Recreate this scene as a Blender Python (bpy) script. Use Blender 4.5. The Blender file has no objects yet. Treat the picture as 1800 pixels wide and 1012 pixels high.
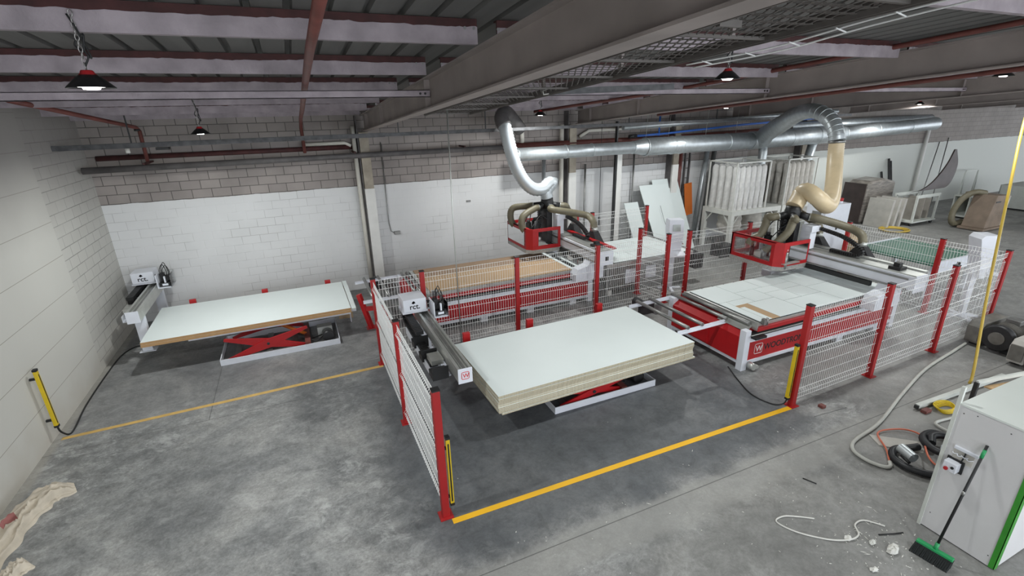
import bpy, bmesh, math, random
from mathutils import Vector, Matrix, noise
random.seed(7)
D = bpy.data
SC = bpy.context.scene
COL = SC.collection

# ------------------------------------------------------------------ camera
def cam_matrix(yaw, pitch, roll, loc):
    y, p, r = [math.radians(a) for a in (yaw, pitch, roll)]
    f = Vector((math.sin(y) * math.cos(p), math.cos(y) * math.cos(p), -math.sin(p)))
    rt = Vector((math.cos(y), -math.sin(y), 0))
    u = rt.cross(f)
    r2 = rt * math.cos(r) + u * math.sin(r)
    u2 = u * math.cos(r) - rt * math.sin(r)
    m = Matrix((r2, u2, -f)).transposed().to_4x4()
    m.translation = loc
    return m
cd = D.cameras.new('camera')
cam = D.objects.new('camera', cd)
COL.objects.link(cam)
cd.sensor_width = 36.0
cd.lens = 855.5 / 1800 * 36
cd.clip_start, cd.clip_end = 0.05, 200
cam.matrix_world = cam_matrix(23.42, 19.85, -1.38, (0, 0, 4.2))
SC.camera = cam

# ------------------------------------------------------------------ world, exposure
w = D.worlds.new('world')
SC.world = w
w.use_nodes = True
wb = w.node_tree.nodes['Background']
wb.inputs[0].default_value = (0.88, 0.94, 1.0, 1)
wb.inputs[1].default_value = 2.7
SC.view_settings.view_transform = 'Standard'
SC.view_settings.look = 'None'
SC.view_settings.exposure = 0.35
SC.view_settings.gamma = 1.0
SC.view_settings.use_curve_mapping = False
SC.cycles.use_denoising = True
SC.cycles.max_bounces = 8
SC.cycles.diffuse_bounces = 4
SC.cycles.sample_clamp_indirect = 4.0
LAMP_W = 62.0

# ------------------------------------------------------------------ materials
def newmat(name):
    m = D.materials.new(name)
    m.use_nodes = True
    nt = m.node_tree
    return m, nt, nt.nodes['Principled BSDF'], nt.nodes.new, nt.links.new
def setcol(b, c): b.inputs['Base Color'].default_value = (*c, 1)
def mat(name, c, rough=0.5, metal=0.0, vary=0.0, scale=6.0, c2=None, bump=0.0, bscale=40.0, spec=None, trans=0.0, alpha=1.0, stretch=None):
    m, nt, b, N, L = newmat(name)
    setcol(b, c)
    b.inputs['Roughness'].default_value = rough
    b.inputs['Metallic'].default_value = metal
    b.inputs['Alpha'].default_value = alpha
    b.inputs['Transmission Weight'].default_value = trans
    if spec is not None: b.inputs['Specular IOR Level'].default_value = spec
    if vary or c2 or bump:
        tc = N('ShaderNodeTexCoord')
        src = tc.outputs['Object']
        if stretch:
            mp = N('ShaderNodeMapping'); mp.inputs['Scale'].default_value = stretch
            L(src, mp.inputs[0]); src = mp.outputs[0]
    if vary or c2:
        n = N('ShaderNodeTexNoise'); n.inputs['Scale'].default_value = scale; n.inputs['Detail'].default_value = 6
        L(src, n.inputs['Vector'])
        r = N('ShaderNodeValToRGB')
        r.color_ramp.elements[0].position = 0.32; r.color_ramp.elements[1].position = 0.68
        d = c2 if c2 else [x * (1 - vary) for x in c]
        r.color_ramp.elements[0].color = (*d, 1); r.color_ramp.elements[1].color = (*c, 1)
        L(n.outputs['Fac'], r.inputs[0]); L(r.outputs[0], b.inputs['Base Color'])
    if bump:
        n2 = N('ShaderNodeTexNoise'); n2.inputs['Scale'].default_value = bscale; n2.inputs['Detail'].default_value = 4
        L(src, n2.inputs['Vector'])
        bp = N('ShaderNodeBump'); bp.inputs['Strength'].default_value = bump; bp.inputs['Distance'].default_value = 0.01
        L(n2.outputs['Fac'], bp.inputs['Height']); L(bp.outputs[0], b.inputs['Normal'])
    return m
def emat(name, c, s):
    m, nt, b, N, L = newmat(name)
    setcol(b, c); b.inputs['Emission Color'].default_value = (*c, 1); b.inputs['Emission Strength'].default_value = s
    return m

M = {}
M['white'] = mat('white_powder_coat', (0.72, 0.74, 0.80), 0.4, vary=0.06)
M['red'] = mat('red_powder_coat', (0.43, 0.008, 0.011), 0.45, vary=0.12)
M['postred'] = mat('red_fence_paint', (0.37, 0.010, 0.011), 0.5, vary=0.15, scale=4)
M['wire'] = mat('white_fence_wire', (0.80, 0.80, 0.79), 0.45)
M['black'] = mat('black_plastic', (0.012, 0.012, 0.013), 0.5, vary=0.3)
M['dark'] = mat('dark_steel', (0.05, 0.05, 0.052), 0.45, metal=0.5, vary=0.3)
M['steel'] = mat('grey_steel', (0.33, 0.33, 0.32), 0.4, metal=0.8, vary=0.25)
M['alu'] = mat('aluminium', (0.60, 0.61, 0.58), 0.38, metal=0.75, vary=0.12)
M['galv'] = mat('galvanised_steel', (0.60, 0.64, 0.66), 0.42, metal=0.72, vary=0.18, scale=9)
M['silver'] = mat('silver_flex_duct', (0.60, 0.64, 0.66), 0.42, metal=0.55, vary=0.10)
M['melamine'] = mat('white_melamine', (0.74, 0.80, 0.79), 0.5, vary=0.03, scale=1.5)
M['chip'] = mat('particle_board_edge', (0.55, 0.49, 0.36), 0.8, vary=0.3, scale=60, bump=0.2, bscale=120)
M['tanedge'] = mat('tan_board_edge', (0.55, 0.33, 0.15), 0.7, vary=0.25, scale=14, stretch=(1, 1, 12))
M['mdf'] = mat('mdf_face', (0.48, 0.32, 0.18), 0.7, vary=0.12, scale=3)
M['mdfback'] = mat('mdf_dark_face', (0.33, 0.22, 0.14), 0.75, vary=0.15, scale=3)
M['wood'] = mat('pine_batten', (0.55, 0.36, 0.18), 0.7, vary=0.3, scale=10)
M['yellow'] = mat('yellow_paint', (0.66, 0.47, 0.015), 0.4, vary=0.15)
M['line'] = mat('yellow_floor_tape', (0.86, 0.47, 0.012), 0.55, vary=0.08, scale=2)
M['olddline'] = mat('dusty_yellow_floor_tape', (0.62, 0.40, 0.12), 0.65, vary=0.2, scale=8)
M['hose'] = mat('olive_suction_hose', (0.165, 0.145, 0.095), 0.5, vary=0.2, scale=8)
M['tanhose'] = mat('translucent_tan_hose', (0.66, 0.53, 0.34), 0.4, vary=0.12, scale=5, trans=0.0)
M['pvc'] = mat('cream_pvc_pipe', (0.68, 0.65, 0.58), 0.5, vary=0.15, scale=3)
M['rust'] = mat('red_oxide_steel', (0.075, 0.020, 0.019), 0.7, vary=0.45, scale=8)
M['rustpipe'] = mat('red_brown_pipe', (0.19, 0.055, 0.045), 0.5, vary=0.35, scale=5)
M['sprayed'] = mat('white_sprayed_purlin', (0.44, 0.38, 0.41), 0.85, vary=0.34, scale=4, bump=0.6, bscale=30)
M['beam'] = mat('warm_grey_beam_paint', (0.36, 0.31, 0.29), 0.62, vary=0.22, scale=2.2)
M['column'] = mat('painted_column', (0.76, 0.75, 0.72), 0.6, vary=0.1, scale=4)
M['concretecol'] = mat('cream_column_top', (0.40, 0.35, 0.28), 0.7, vary=0.3, scale=5)
M['darkpipe'] = mat('dark_grey_pipe', (0.13, 0.12, 0.12), 0.55, vary=0.4, scale=5)
M['tray'] = mat('dusty_cable_tray', (0.12, 0.12, 0.125), 0.6, metal=0.2, vary=0.5, scale=10)
M['blue'] = mat('blue_air_pipe', (0.03, 0.12, 0.45), 0.4)
M['orange'] = mat('orange_board', (0.62, 0.15, 0.02), 0.6, vary=0.1)
M['orangehose'] = mat('orange_air_hose', (0.62, 0.16, 0.09), 0.45)
M['greyhose'] = mat('grey_white_hose', (0.50, 0.50, 0.46), 0.5, vary=0.15)
M['blackhose'] = mat('black_ribbed_hose', (0.02, 0.021, 0.024), 0.45)
M['yellowhose'] = mat('yellow_air_hose', (0.55, 0.38, 0.05), 0.45, vary=0.15)
M['greentrim'] = mat('green_edge_trim', (0.045, 0.30, 0.03), 0.4, vary=0.2)
M['greenbroom'] = mat('green_broom_plastic', (0.02, 0.30, 0.10), 0.4)
M['greenbelt'] = mat('green_conveyor_belt', (0.035, 0.16, 0.10), 0.55, vary=0.2)
M['carton'] = mat('cardboard', (0.55, 0.40, 0.24), 0.8, vary=0.15)
M['cabinet'] = mat('grey_laminate_cabinet', (0.66, 0.65, 0.655), 0.45, vary=0.07, scale=2)
M['cabtop'] = mat('white_cabinet_top', (0.72, 0.76, 0.72), 0.35, vary=0.05, scale=2)
M['bag'] = mat('white_filter_bag', (0.76, 0.75, 0.73), 0.85, vary=0.22, scale=7, bump=0.5, bscale=14)
M['bagold'] = mat('dusty_filter_bag', (0.62, 0.59, 0.54), 0.9, vary=0.3, scale=7, bump=0.5, bscale=14)
M['frame'] = mat('off_white_frame', (0.66, 0.66, 0.62), 0.5, vary=0.12)
M['cloth'] = mat('beige_drop_cloth', (0.60, 0.53, 0.43), 0.9, vary=0.2, scale=8)
M['clothred'] = mat('red_cloth_print', (0.34, 0.13, 0.12), 0.9)
M['wrap'] = mat('dusty_shrink_wrap', (0.25, 0.225, 0.20), 0.3, vary=0.65, scale=4, stretch=(1, 1, 7))
M['brown'] = mat('brown_dusty_panel', (0.24, 0.18, 0.135), 0.7, vary=0.3, scale=3)
M['dustwhite'] = mat('dusty_white_panel', (0.52, 0.50, 0.46), 0.65, vary=0.2, scale=4)
M['offwhite'] = mat('off_white_unit', (0.62, 0.64, 0.60), 0.6, vary=0.1)
M['pump'] = mat('greasy_pump_casting', (0.19, 0.18, 0.16), 0.55, vary=0.4, scale=6)
M['debris'] = mat('white_scraps', (0.62, 0.61, 0.57), 0.8)
M['screen'] = mat('grey_screen', (0.35, 0.38, 0.36), 0.2)
M['paper'] = mat('printed_paper', (0.62, 0.62, 0.58), 0.8)
M['ink'] = mat('black_ink', (0.01, 0.01, 0.012), 0.6)
M['logored'] = mat('red_logo_ink', (0.55, 0.03, 0.03), 0.5)
M['logowhite'] = mat('white_logo_ink', (0.72, 0.68, 0.68), 0.5)
M['bristle'] = mat('dark_bristles', (0.018, 0.022, 0.022), 0.9, vary=0.4, scale=80)
M['shade'] = mat('black_lamp_reflector', (0.012, 0.012, 0.013), 0.35)
M['lampred'] = mat('red_lamp_housing', (0.42, 0.02, 0.025), 0.4)
M['lit'] = emat('lit_diffuser', (1.0, 0.98, 0.95), 14.0)
M['chain'] = mat('steel_chain', (0.45, 0.43, 0.42), 0.4, metal=0.8)
M['mesh'] = mat('expanded_metal', (0.15, 0.135, 0.125), 0.6, metal=0.3, vary=0.3)
M['sail'] = mat('torn_brown_film', (0.065, 0.045, 0.042), 0.5, vary=0.4, scale=3)
def clear():
    m, nt, b, N, L = newmat('clear_polycarbonate')
    out = nt.nodes['Material Output']
    t = N('ShaderNodeBsdfTransparent'); t.inputs[0].default_value = (0.93, 0.94, 0.94, 1)
    g = N('ShaderNodeBsdfGlossy'); g.inputs['Roughness'].default_value = 0.08
    mx = N('ShaderNodeMixShader')
    fr = N('ShaderNodeFresnel'); fr.inputs[0].default_value = 1.45
    L(fr.outputs[0], mx.inputs[0]); L(t.outputs[0], mx.inputs[1]); L(g.outputs[0], mx.inputs[2]); L(mx.outputs[0], out.inputs[0])
    return m
M['clear'] = clear()
M['greypanel'] = mat('dusty_grey_panel', (0.33, 0.305, 0.27), 0.7, vary=0.25, scale=3)
M['skirt'] = mat('translucent_brush_skirt', (0.50, 0.49, 0.46), 0.7, vary=0.3, scale=30, alpha=0.55)

def floor_mat():
    m, nt, b, N, L = newmat('worn_concrete_floor')
    tc = N('ShaderNodeTexCoord'); P = tc.outputs['Object']
    def noise_(s, det=8, rough=0.6, dist=0.0, vec=P):
        n = N('ShaderNodeTexNoise'); n.inputs['Scale'].default_value = s; n.inputs['Detail'].default_value = det
        n.inputs['Roughness'].default_value = rough; n.inputs['Distortion'].default_value = dist
        L(vec, n.inputs['Vector']); return n.outputs['Fac']
    def ramp(fac, *st):
        r = N('ShaderNodeValToRGB'); e = r.color_ramp.elements
        while len(e) < len(st): e.new(0.5)
        for k, (p, c) in enumerate(st):
            e[k].position = p; e[k].color = (*c, 1) if isinstance(c, tuple) else (c, c, c, 1)
        L(fac, r.inputs[0]); return r.outputs[0]
    def mix(f, a, c, mode='MIX'):
        x = N('ShaderNodeMix'); x.data_type = 'RGBA'; x.blend_type = mode
        if isinstance(f, float): x.inputs[0].default_value = f
        else: L(f, x.inputs[0])
        for i, v in ((6, a), (7, c)):
            if isinstance(v, tuple): x.inputs[i].default_value = (*v, 1)
            else: L(v, x.inputs[i])
        return x.outputs[2]
    def math_(op, a, c=None, d=None):
        x = N('ShaderNodeMath'); x.operation = op
        for i, v in enumerate((a, c, d)):
            if v is None: continue
            if isinstance(v, (int, float)): x.inputs[i].default_value = v
            else: L(v, x.inputs[i])
        return x.outputs[0]
    base = ramp(noise_(0.75, 9, 0.70, 0.5), (0.36, (0.115, 0.119, 0.122)), (0.50, (0.205, 0.208, 0.206)), (0.64, (0.315, 0.312, 0.30)))
    fine = ramp(noise_(4.5, 12, 0.80, 0.5), (0.28, 0.42), (0.50, 1.0), (0.72, 1.45))
    col = mix(0.85, base, fine, 'MULTIPLY')
    grain = ramp(noise_(26.0, 6, 0.85, 0.2), (0.36, 0.72), (0.5, 1.0), (0.64, 1.30))
    col = mix(0.9, col, grain, 'MULTIPLY')
    # scuffs: pale streaks and blotches
    mp = N('ShaderNodeMapping'); mp.inputs['Scale'].default_value = (1.0, 1.5, 1); mp.inputs['Rotation'].default_value = (0, 0, 0.9)
    L(P, mp.inputs[0])
    sc = ramp(noise_(2.8, 14, 0.84, 0.5, mp.outputs[0]), (0.50, 0.0), (0.62, 0.9))
    area = ramp(noise_(0.35, 3, 0.5, 0.0), (0.42, 0.15), (0.60, 1.0))
    col = mix(math_('MULTIPLY', sc, area), col, (0.46, 0.465, 0.455))
    sep = N('ShaderNodeSeparateXYZ'); L(P, sep.inputs[0])
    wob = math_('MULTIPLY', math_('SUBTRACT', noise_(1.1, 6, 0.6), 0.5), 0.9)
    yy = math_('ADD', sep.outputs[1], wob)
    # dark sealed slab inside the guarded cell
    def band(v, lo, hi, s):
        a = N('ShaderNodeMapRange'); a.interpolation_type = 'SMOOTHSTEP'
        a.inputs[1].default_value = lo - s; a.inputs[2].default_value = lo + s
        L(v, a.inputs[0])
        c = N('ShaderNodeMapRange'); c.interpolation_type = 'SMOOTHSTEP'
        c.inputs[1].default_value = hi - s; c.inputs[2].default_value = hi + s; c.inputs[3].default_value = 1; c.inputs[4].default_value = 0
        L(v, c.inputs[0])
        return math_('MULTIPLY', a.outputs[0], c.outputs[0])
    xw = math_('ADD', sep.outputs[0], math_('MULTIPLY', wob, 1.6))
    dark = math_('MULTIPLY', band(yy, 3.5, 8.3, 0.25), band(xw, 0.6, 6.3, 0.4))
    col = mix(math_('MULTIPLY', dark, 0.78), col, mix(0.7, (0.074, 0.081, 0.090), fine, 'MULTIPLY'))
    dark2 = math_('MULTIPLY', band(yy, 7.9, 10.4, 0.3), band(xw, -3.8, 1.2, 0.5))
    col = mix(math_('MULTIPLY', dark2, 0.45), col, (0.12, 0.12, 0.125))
    # pale screed strip along the joint
    strip = math_('MULTIPLY', band(math_('ADD', sep.outputs[1], math_('MULTIPLY', wob, 0.35)), 2.98, 3.42, 0.07), band(sep.outputs[0], 0.8, 40, 0.5))
    col = mix(math_('MULTIPLY', strip, 0.6), col, (0.33, 0.325, 0.305))
    # right-hand aisle: even dusty grey
    aisle = math_('MULTIPLY', band(yy, -8, 3.0, 0.2), band(xw, 2.4, 50, 0.9))
    col = mix(math_('MULTIPLY', aisle, 0.55), col, mix(0.5, (0.20, 0.195, 0.18), fine, 'MULTIPLY'))
    aisle2 = band(xw, 6.8, 60, 0.8)
    col = mix(math_('MULTIPLY', aisle2, 0.5), col, (0.235, 0.228, 0.212))
    ed = math_('MULTIPLY', band(math_('ADD', sep.outputs[0], math_('MULTIPLY', wob, 0.12)), -4.2, -3.56, 0.05), 0.6)
    col = mix(ed, col, (0.36, 0.34, 0.30))
    # sawn joints
    def line(v, at, wd):
        return math_('LESS_THAN', math_('ABSOLUTE', math_('SUBTRACT', v, at)), wd)
    j = line(sep.outputs[1], 3.34, 0.006)
    j = math_('MAXIMUM', j, math_('MULTIPLY', line(sep.outputs[1], 7.48, 0.006), math_('LESS_THAN', sep.outputs[0], 0.9)))
    j = math_('MAXIMUM', j, math_('MULTIPLY', line(sep.outputs[0], -1.72, 0.006), math_('GREATER_THAN', sep.outputs[1], 7.48)))
    col = mix(math_('MULTIPLY', j, 0.7), col, (0.06, 0.06, 0.06))
    # little white specks
    vo = N('ShaderNodeTexVoronoi'); vo.inputs['Scale'].default_value = 5.0; L(P, vo.inputs['Vector'])
    sp = math_('LESS_THAN', vo.outputs['Distance'], 0.035)
    sp = math_('MULTIPLY', sp, ramp(noise_(0.9, 4, 0.6), (0.50, 0.0), (0.56, 1.0)))
    col = mix(math_('MULTIPLY', sp, 0.8), col, (0.5, 0.5, 0.48))
    L(col, b.inputs['Base Color'])
    rr = ramp(noise_(2.2, 8, 0.7), (0.3, 0.38), (0.7, 0.62))
    L(rr, b.inputs['Roughness'])
    bp = N('ShaderNodeBump'); bp.inputs['Strength'].default_value = 0.15; bp.inputs['Distance'].default_value = 0.01
    L(noise_(14, 6), bp.inputs['Height']); L(bp.outputs[0], b.inputs['Normal'])
    return m
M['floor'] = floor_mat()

def wall_mat(side):
    # concrete block wall: bare above the paint line, painted white below; the left wall has smooth cladding courses near the camera
    m, nt, b, N, L = newmat('block_wall_' + side)
    tc = N('ShaderNodeTexCoord'); sep = N('ShaderNodeSeparateXYZ'); L(tc.outputs['Object'], sep.inputs[0])
    cmb = N('ShaderNodeCombineXYZ')
    L(sep.outputs[0 if side == 'back' else 1], cmb.inputs[0]); L(sep.outputs[2], cmb.inputs[1])
    def brick(mort, mw, c1, c2):
        k = N('ShaderNodeTexBrick'); k.offset = 0.5
        k.inputs['Color1'].default_value = (*c1, 1); k.inputs['Color2'].default_value = (*c2, 1); k.inputs['Mortar'].default_value = (*mort, 1)
        k.inputs['Scale'].default_value = 1.0; k.inputs['Mortar Size'].default_value = mw; k.inputs['Mortar Smooth'].default_value = 0.3
        k.inputs['Brick Width'].default_value = 0.372; k.inputs['Row Height'].default_value = 0.1865
        L(cmb.outputs[0], k.inputs['Vector']); return k
    def mix(f, a, c, mode='MIX'):
        x = N('ShaderNodeMix'); x.data_type = 'RGBA'; x.blend_type = mode
        if isinstance(f, float): x.inputs[0].default_value = f
        else: L(f, x.inputs[0])
        for i, v in ((6, a), (7, c)):
            if isinstance(v, tuple): x.inputs[i].default_value = (*v, 1)
            else: L(v, x.inputs[i])
        return x.outputs[2]
    def mth(op, a, c=None):
        x = N('ShaderNodeMath'); x.operation = op
        for i, v in enumerate((a, c)):
            if v is None: continue
            if isinstance(v, (int, float)): x.inputs[i].default_value = v
            else: L(v, x.inputs[i])
        return x.outputs[0]
    def noise_(s, det=6):
        n = N('ShaderNodeTexNoise'); n.inputs['Scale'].default_value = s; n.inputs['Detail'].default_value = det
        L(tc.outputs['Object'], n.inputs['Vector']); return n.outputs['Fac']
    def ramp(fac, *st):
        r = N('ShaderNodeValToRGB'); e = r.color_ramp.elements
        while len(e) < len(st): e.new(0.5)
        for k, (p, c) in enumerate(st):
            e[k].position = p; e[k].color = (*c, 1) if isinstance(c, tuple) else (c, c, c, 1)
        L(fac, r.inputs[0]); return r.outputs[0]
    stain = ramp(noise_(1.3), (0.30, 0.72), (0.62, 1.04))
    z = sep.outputs[2]
    if side == 'back':
        bare = brick((0.115, 0.10, 0.095), 0.008, (0.34, 0.30, 0.28), (0.29, 0.255, 0.24))
        pc = (0.70, 0.70, 0.70)
        pb = brick((0.40, 0.39, 0.38), 0.005, pc, (0.66, 0.66, 0.66))
        # joints show only here and there through the paint
        vis = ramp(noise_(0.9, 8), (0.46, 0.05), (0.60, 0.95))
        painted = mix(vis, pc, pb.outputs['Color'])
        painted = mix(0.6, painted, ramp(noise_(0.8), (0.3, 0.90), (0.6, 1.0)), 'MULTIPLY')
        # the right-hand stretch is smooth render, a touch greener
        rt = mth('GREATER_THAN', sep.outputs[0], 14.2)
        painted = mix(rt, painted, (0.56, 0.575, 0.54))
        up = mth('GREATER_THAN', mth('ADD', z, mth('MULTIPLY', mth('SUBTRACT', noise_(3.0), 0.5), 0.05)), 2.60)
        col = mix(up, painted, mix(mth('MULTIPLY', rt, 0.55), mix(0.9, bare.outputs['Color'], stain, 'MULTIPLY'), (0.17, 0.145, 0.125)))
        fac = mth('MULTIPLY', bare.outputs['Fac'], mth('ADD', mth('MULTIPLY', up, 0.75), 0.25))
    else:
        pc = (0.56, 0.55, 0.51)
        blk = brick((0.27, 0.26, 0.24), 0.007, (0.50, 0.49, 0.455), (0.53, 0.52, 0.485))
        vis = ramp(noise_(1.1, 8), (0.38, 0.35), (0.55, 1.0))
        blk_c = mix(vis, (0.52, 0.51, 0.475), blk.outputs['Color'])
        fr = mth('FRACT', mth('DIVIDE', mth('ADD', z, 0.03), 0.549))
        gr = mth('LESS_THAN', mth('ABSOLUTE', mth('SUBTRACT', fr, 0.5)), 0.492)
        pan = mix(gr, (0.30, 0.28, 0.24), pc)
        pan = mix(0.5, pan, ramp(noise_(0.7), (0.3, 0.92), (0.6, 1.0)), 'MULTIPLY')
        isb = mth('GREATER_THAN', sep.outputs[1], 10.05)
        col = mix(isb, pan, blk_c)
        low = ramp(mth('ADD', z, mth('MULTIPLY', mth('SUBTRACT', noise_(2.4, 8), 0.5), 0.9)), (0.02, 0.55), (0.5, 0.0))
        col = mix(low, col, (0.46, 0.42, 0.36))
        # grime on the bare top courses
        up = ramp(mth('ADD', z, mth('MULTIPLY', mth('SUBTRACT', noise_(0.8), 0.5), 1.2)), (0.0, 0.0), (1.0, 1.0))
        hi = N('ShaderNodeMapRange'); hi.inputs[1].default_value = 2.5; hi.inputs[2].default_value = 3.9
        L(mth('ADD', z, mth('MULTIPLY', mth('SUBTRACT', noise_(0.8), 0.5), 1.0)), hi.inputs[0])
        col = mix(mth('MULTIPLY', hi.outputs[0], 0.7), col, (0.27, 0.245, 0.235))
        fac = mth('MULTIPLY', blk.outputs['Fac'], isb)
    L(col, b.inputs['Base Color'])
    b.inputs['Roughness'].default_value = 0.65
    bp = N('ShaderNodeBump'); bp.inputs['Strength'].default_value = 0.5; bp.inputs['Distance'].default_value = 0.01
    L(mth('SUBTRACT', 1.0, fac), bp.inputs['Height']); L(bp.outputs[0], b.inputs['Normal'])
    return m
M['wall_left'] = wall_mat('left')
M['wall_back'] = wall_mat('back')
M['roof'] = mat('dusty_steel_roofing', (0.15, 0.148, 0.142), 0.7, vary=0.25, scale=2, stretch=(3, 0.3, 1))

# ------------------------------------------------------------------ mesh builder
ORG = {}
class MB:
    def __init__(s): s.v = []; s.f = []; s.sm = []
    def add(s, vs, fs, smooth=False):
        o = len(s.v); s.v += [Vector(p) for p in vs]
        s.f += [[i + o for i in f] for f in fs]; s.sm += [smooth] * len(fs); return s
    def box(s, x0, x1, y0, y1, z0, z1):
        vs = [(x, y, z) for z in (z0, z1) for y in (y0, y1) for x in (x0, x1)]
        return s.add(vs, [(0, 2, 3, 1), (4, 5, 7, 6), (0, 1, 5, 4), (2, 6, 7, 3), (0, 4, 6, 2), (1, 3, 7, 5)])
    def bar(s, p, q, wd, ht, up=(0, 0, 1)):
        p, q = Vector(p), Vector(q); d = (q - p).normalized(); up = Vector(up)
        if abs(d.dot(up)) > 0.99: up = Vector((1, 0, 0))
        sd = d.cross(up).normalized(); u = sd.cross(d)
        vs = [e + sd * a + u * c for e in (p, q) for a, c in ((-wd/2, -ht/2), (wd/2, -ht/2), (wd/2, ht/2), (-wd/2, ht/2))]
        return s.add(vs, [(3, 2, 1, 0), (4, 5, 6, 7), (0, 1, 5, 4), (1, 2, 6, 5), (2, 3, 7, 6), (3, 0, 4, 7)])
    def tube(s, path, r, n=10, caps=True, smooth=True):
        P = [Vector(p) for p in path]; m = len(P)
        R = [r(i / max(1, m - 1)) if callable(r) else (r[i] if isinstance(r, (list, tuple)) else r) for i in range(m)]
        t0 = (P[1] - P[0]).normalized()
        up = Vector((0, 0, 1)) if abs(t0.z) < 0.95 else Vector((1, 0, 0))
        a = t0.cross(up).normalized(); vs = []
        for i in range(m):
            t = (P[min(i + 1, m - 1)] - P[max(i - 1, 0)])
            t = t.normalized() if t.length > 1e-9 else t0
            a = (a - t * a.dot(t)); a = a.normalized() if a.length > 1e-6 else t.orthogonal().normalized()
            c = t.cross(a)
            vs += [P[i] + (a * math.cos(2 * math.pi * k / n) + c * math.sin(2 * math.pi * k / n)) * R[i] for k in range(n)]
        fs = [(i * n + k, i * n + (k + 1) % n, (i + 1) * n + (k + 1) % n, (i + 1) * n + k) for i in range(m - 1) for k in range(n)]
        s.add(vs, fs, smooth)
        if caps:
            o = len(s.v) - len(vs)
            s.f += [[o + k for k in range(n - 1, -1, -1)], [o + (m - 1) * n + k for k in range(n)]]; s.sm += [False, False]
        return s
    def cyl(s, p, q, r, n=16, r2=None): return s.tube([p, q], [r, r if r2 is None else r2], n)
    def prism(s, poly, axis, a, c):
        # poly: 2D outline; axis 'x': (y,z), 'y': (x,z), 'z': (x,y)
        def P(u, v, t): return (t, u, v) if axis == 'x' else ((u, t, v) if axis == 'y' else (u, v, t))
        n = len(poly)
        vs = [P(u, v, a) for u, v in poly] + [P(u, v, c) for u, v in poly]
        return s.add(vs, [list(range(n - 1, -1, -1)), list(range(n, 2 * n))] + [(i, (i + 1) % n, n + (i + 1) % n, n + i) for i in range(n)])
    def lathe(s, prof, c, n=24, smooth=True):
        vs = [(c[0] + r * math.cos(2 * math.pi * k / n), c[1] + r * math.sin(2 * math.pi * k / n), c[2] + z) for r, z in prof for k in range(n)]
        return s.add(vs, [(i * n + k, i * n + (k + 1) % n, (i + 1) * n + (k + 1) % n, (i + 1) * n + k) for i in range(len(prof) - 1) for k in range(n)], smooth)
    def disc(s, c, r, nrm=(0, 0, -1), n=20):
        nrm = Vector(nrm).normalized(); a = nrm.orthogonal().normalized(); b_ = nrm.cross(a)
        return s.add([Vector(c) + (a * math.cos(2 * math.pi * k / n) + b_ * math.sin(2 * math.pi * k / n)) * r for k in range(n)], [list(range(n))])
    def slab(s, pts, th):
        # convex/concave planar outline thickened along its normal
        P = [Vector(p) for p in pts]; nrm = (P[1] - P[0]).cross(P[-1] - P[0]).normalized() * th; n = len(P)
        return s.add(P + [p + nrm for p in P], [list(range(n - 1, -1, -1)), list(range(n, 2 * n))] + [(i, (i + 1) % n, n + (i + 1) % n, n + i) for i in range(n)])
    def build(s, name, m, parent=None, bevel=0.0):
        org = ORG.get(parent, Vector((0, 0, 0))) if parent else Vector((0, 0, 0))
        me = D.meshes.new(name)
        me.from_pydata([v - org for v in s.v], [], s.f)
        me.polygons.foreach_set('use_smooth', s.sm)
        bm = bmesh.new(); bm.from_mesh(me); bmesh.ops.recalc_face_normals(bm, faces=bm.faces); bm.to_mesh(me); bm.free()
        me.materials.append(M[m] if isinstance(m, str) else m)
        o = D.objects.new(name, me); COL.objects.link(o)
        if parent: o.parent = parent; ORG[o] = org
        if bevel:
            bv = o.modifiers.new('bevel', 'BEVEL'); bv.width = bevel; bv.segments = 2; bv.limit_method = 'ANGLE'; bv.angle_limit = 0.7
        return o
def tag(o, label, cat, group=None, kind=None):
    o['label'] = label; o['category'] = cat
    if group: o['group'] = group
    if kind: o['kind'] = kind
    return o
def thing(name, label, cat, loc=(0, 0, 0), group=None):
    o = D.objects.new(name, None); COL.objects.link(o); o.location = loc; o.empty_display_size = 0.1
    ORG[o] = Vector(loc)
    return tag(o, label, cat, group)
def solid(mb, name, m, label, cat, group=None, kind=None, bevel=0.0):
    # a thing that is a single mesh, origin moved to the middle of its base
    lo = Vector([min(v[i] for v in mb.v) for i in range(3)]); hi = Vector([max(v[i] for v in mb.v) for i in range(3)])
    c = Vector(((lo.x + hi.x) / 2, (lo.y + hi.y) / 2, lo.z))
    for v in mb.v: v -= c
    o = mb.build(name, m, None, bevel); o.location = c
    return tag(o, label, cat, group, kind)
def dup(root, off, label=None, group=None):
    r = root.copy(); COL.objects.link(r); r.location = root.location + Vector(off)
    if label: r['label'] = label
    if group: r['group'] = group
    for ch in list(root.children):
        c = ch.copy(); COL.objects.link(c); c.parent = r
        for g in list(ch.children):
            d = g.copy(); COL.objects.link(d); d.parent = c
    return r
def struct(mb, name, m, label, bevel=0.0):
    o = mb.build(name, m, None, bevel); o['kind'] = 'structure'; o['label'] = label; o['category'] = name.split('_')[0]
    return o
def text(s, size, mtx, m, parent, name, extrude=0.001, bold=0.0):
    cu = D.curves.new(name, 'FONT'); cu.body = s; cu.size = size; cu.extrude = extrude; cu.align_x = 'LEFT'; cu.offset = bold
    t = D.objects.new(name, cu); COL.objects.link(t)
    bpy.context.view_layer.update()
    me = D.meshes.new_from_object(t.evaluated_get(bpy.context.evaluated_depsgraph_get()))
    D.objects.remove(t)
    org = ORG.get(parent, Vector((0, 0, 0)))
    me.transform(Matrix.Translation(-org) @ mtx)
    me.materials.clear(); me.materials.append(M[m])
    o = D.objects.new(name, me); COL.objects.link(o); o.parent = parent; ORG[o] = org
    return o
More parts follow.
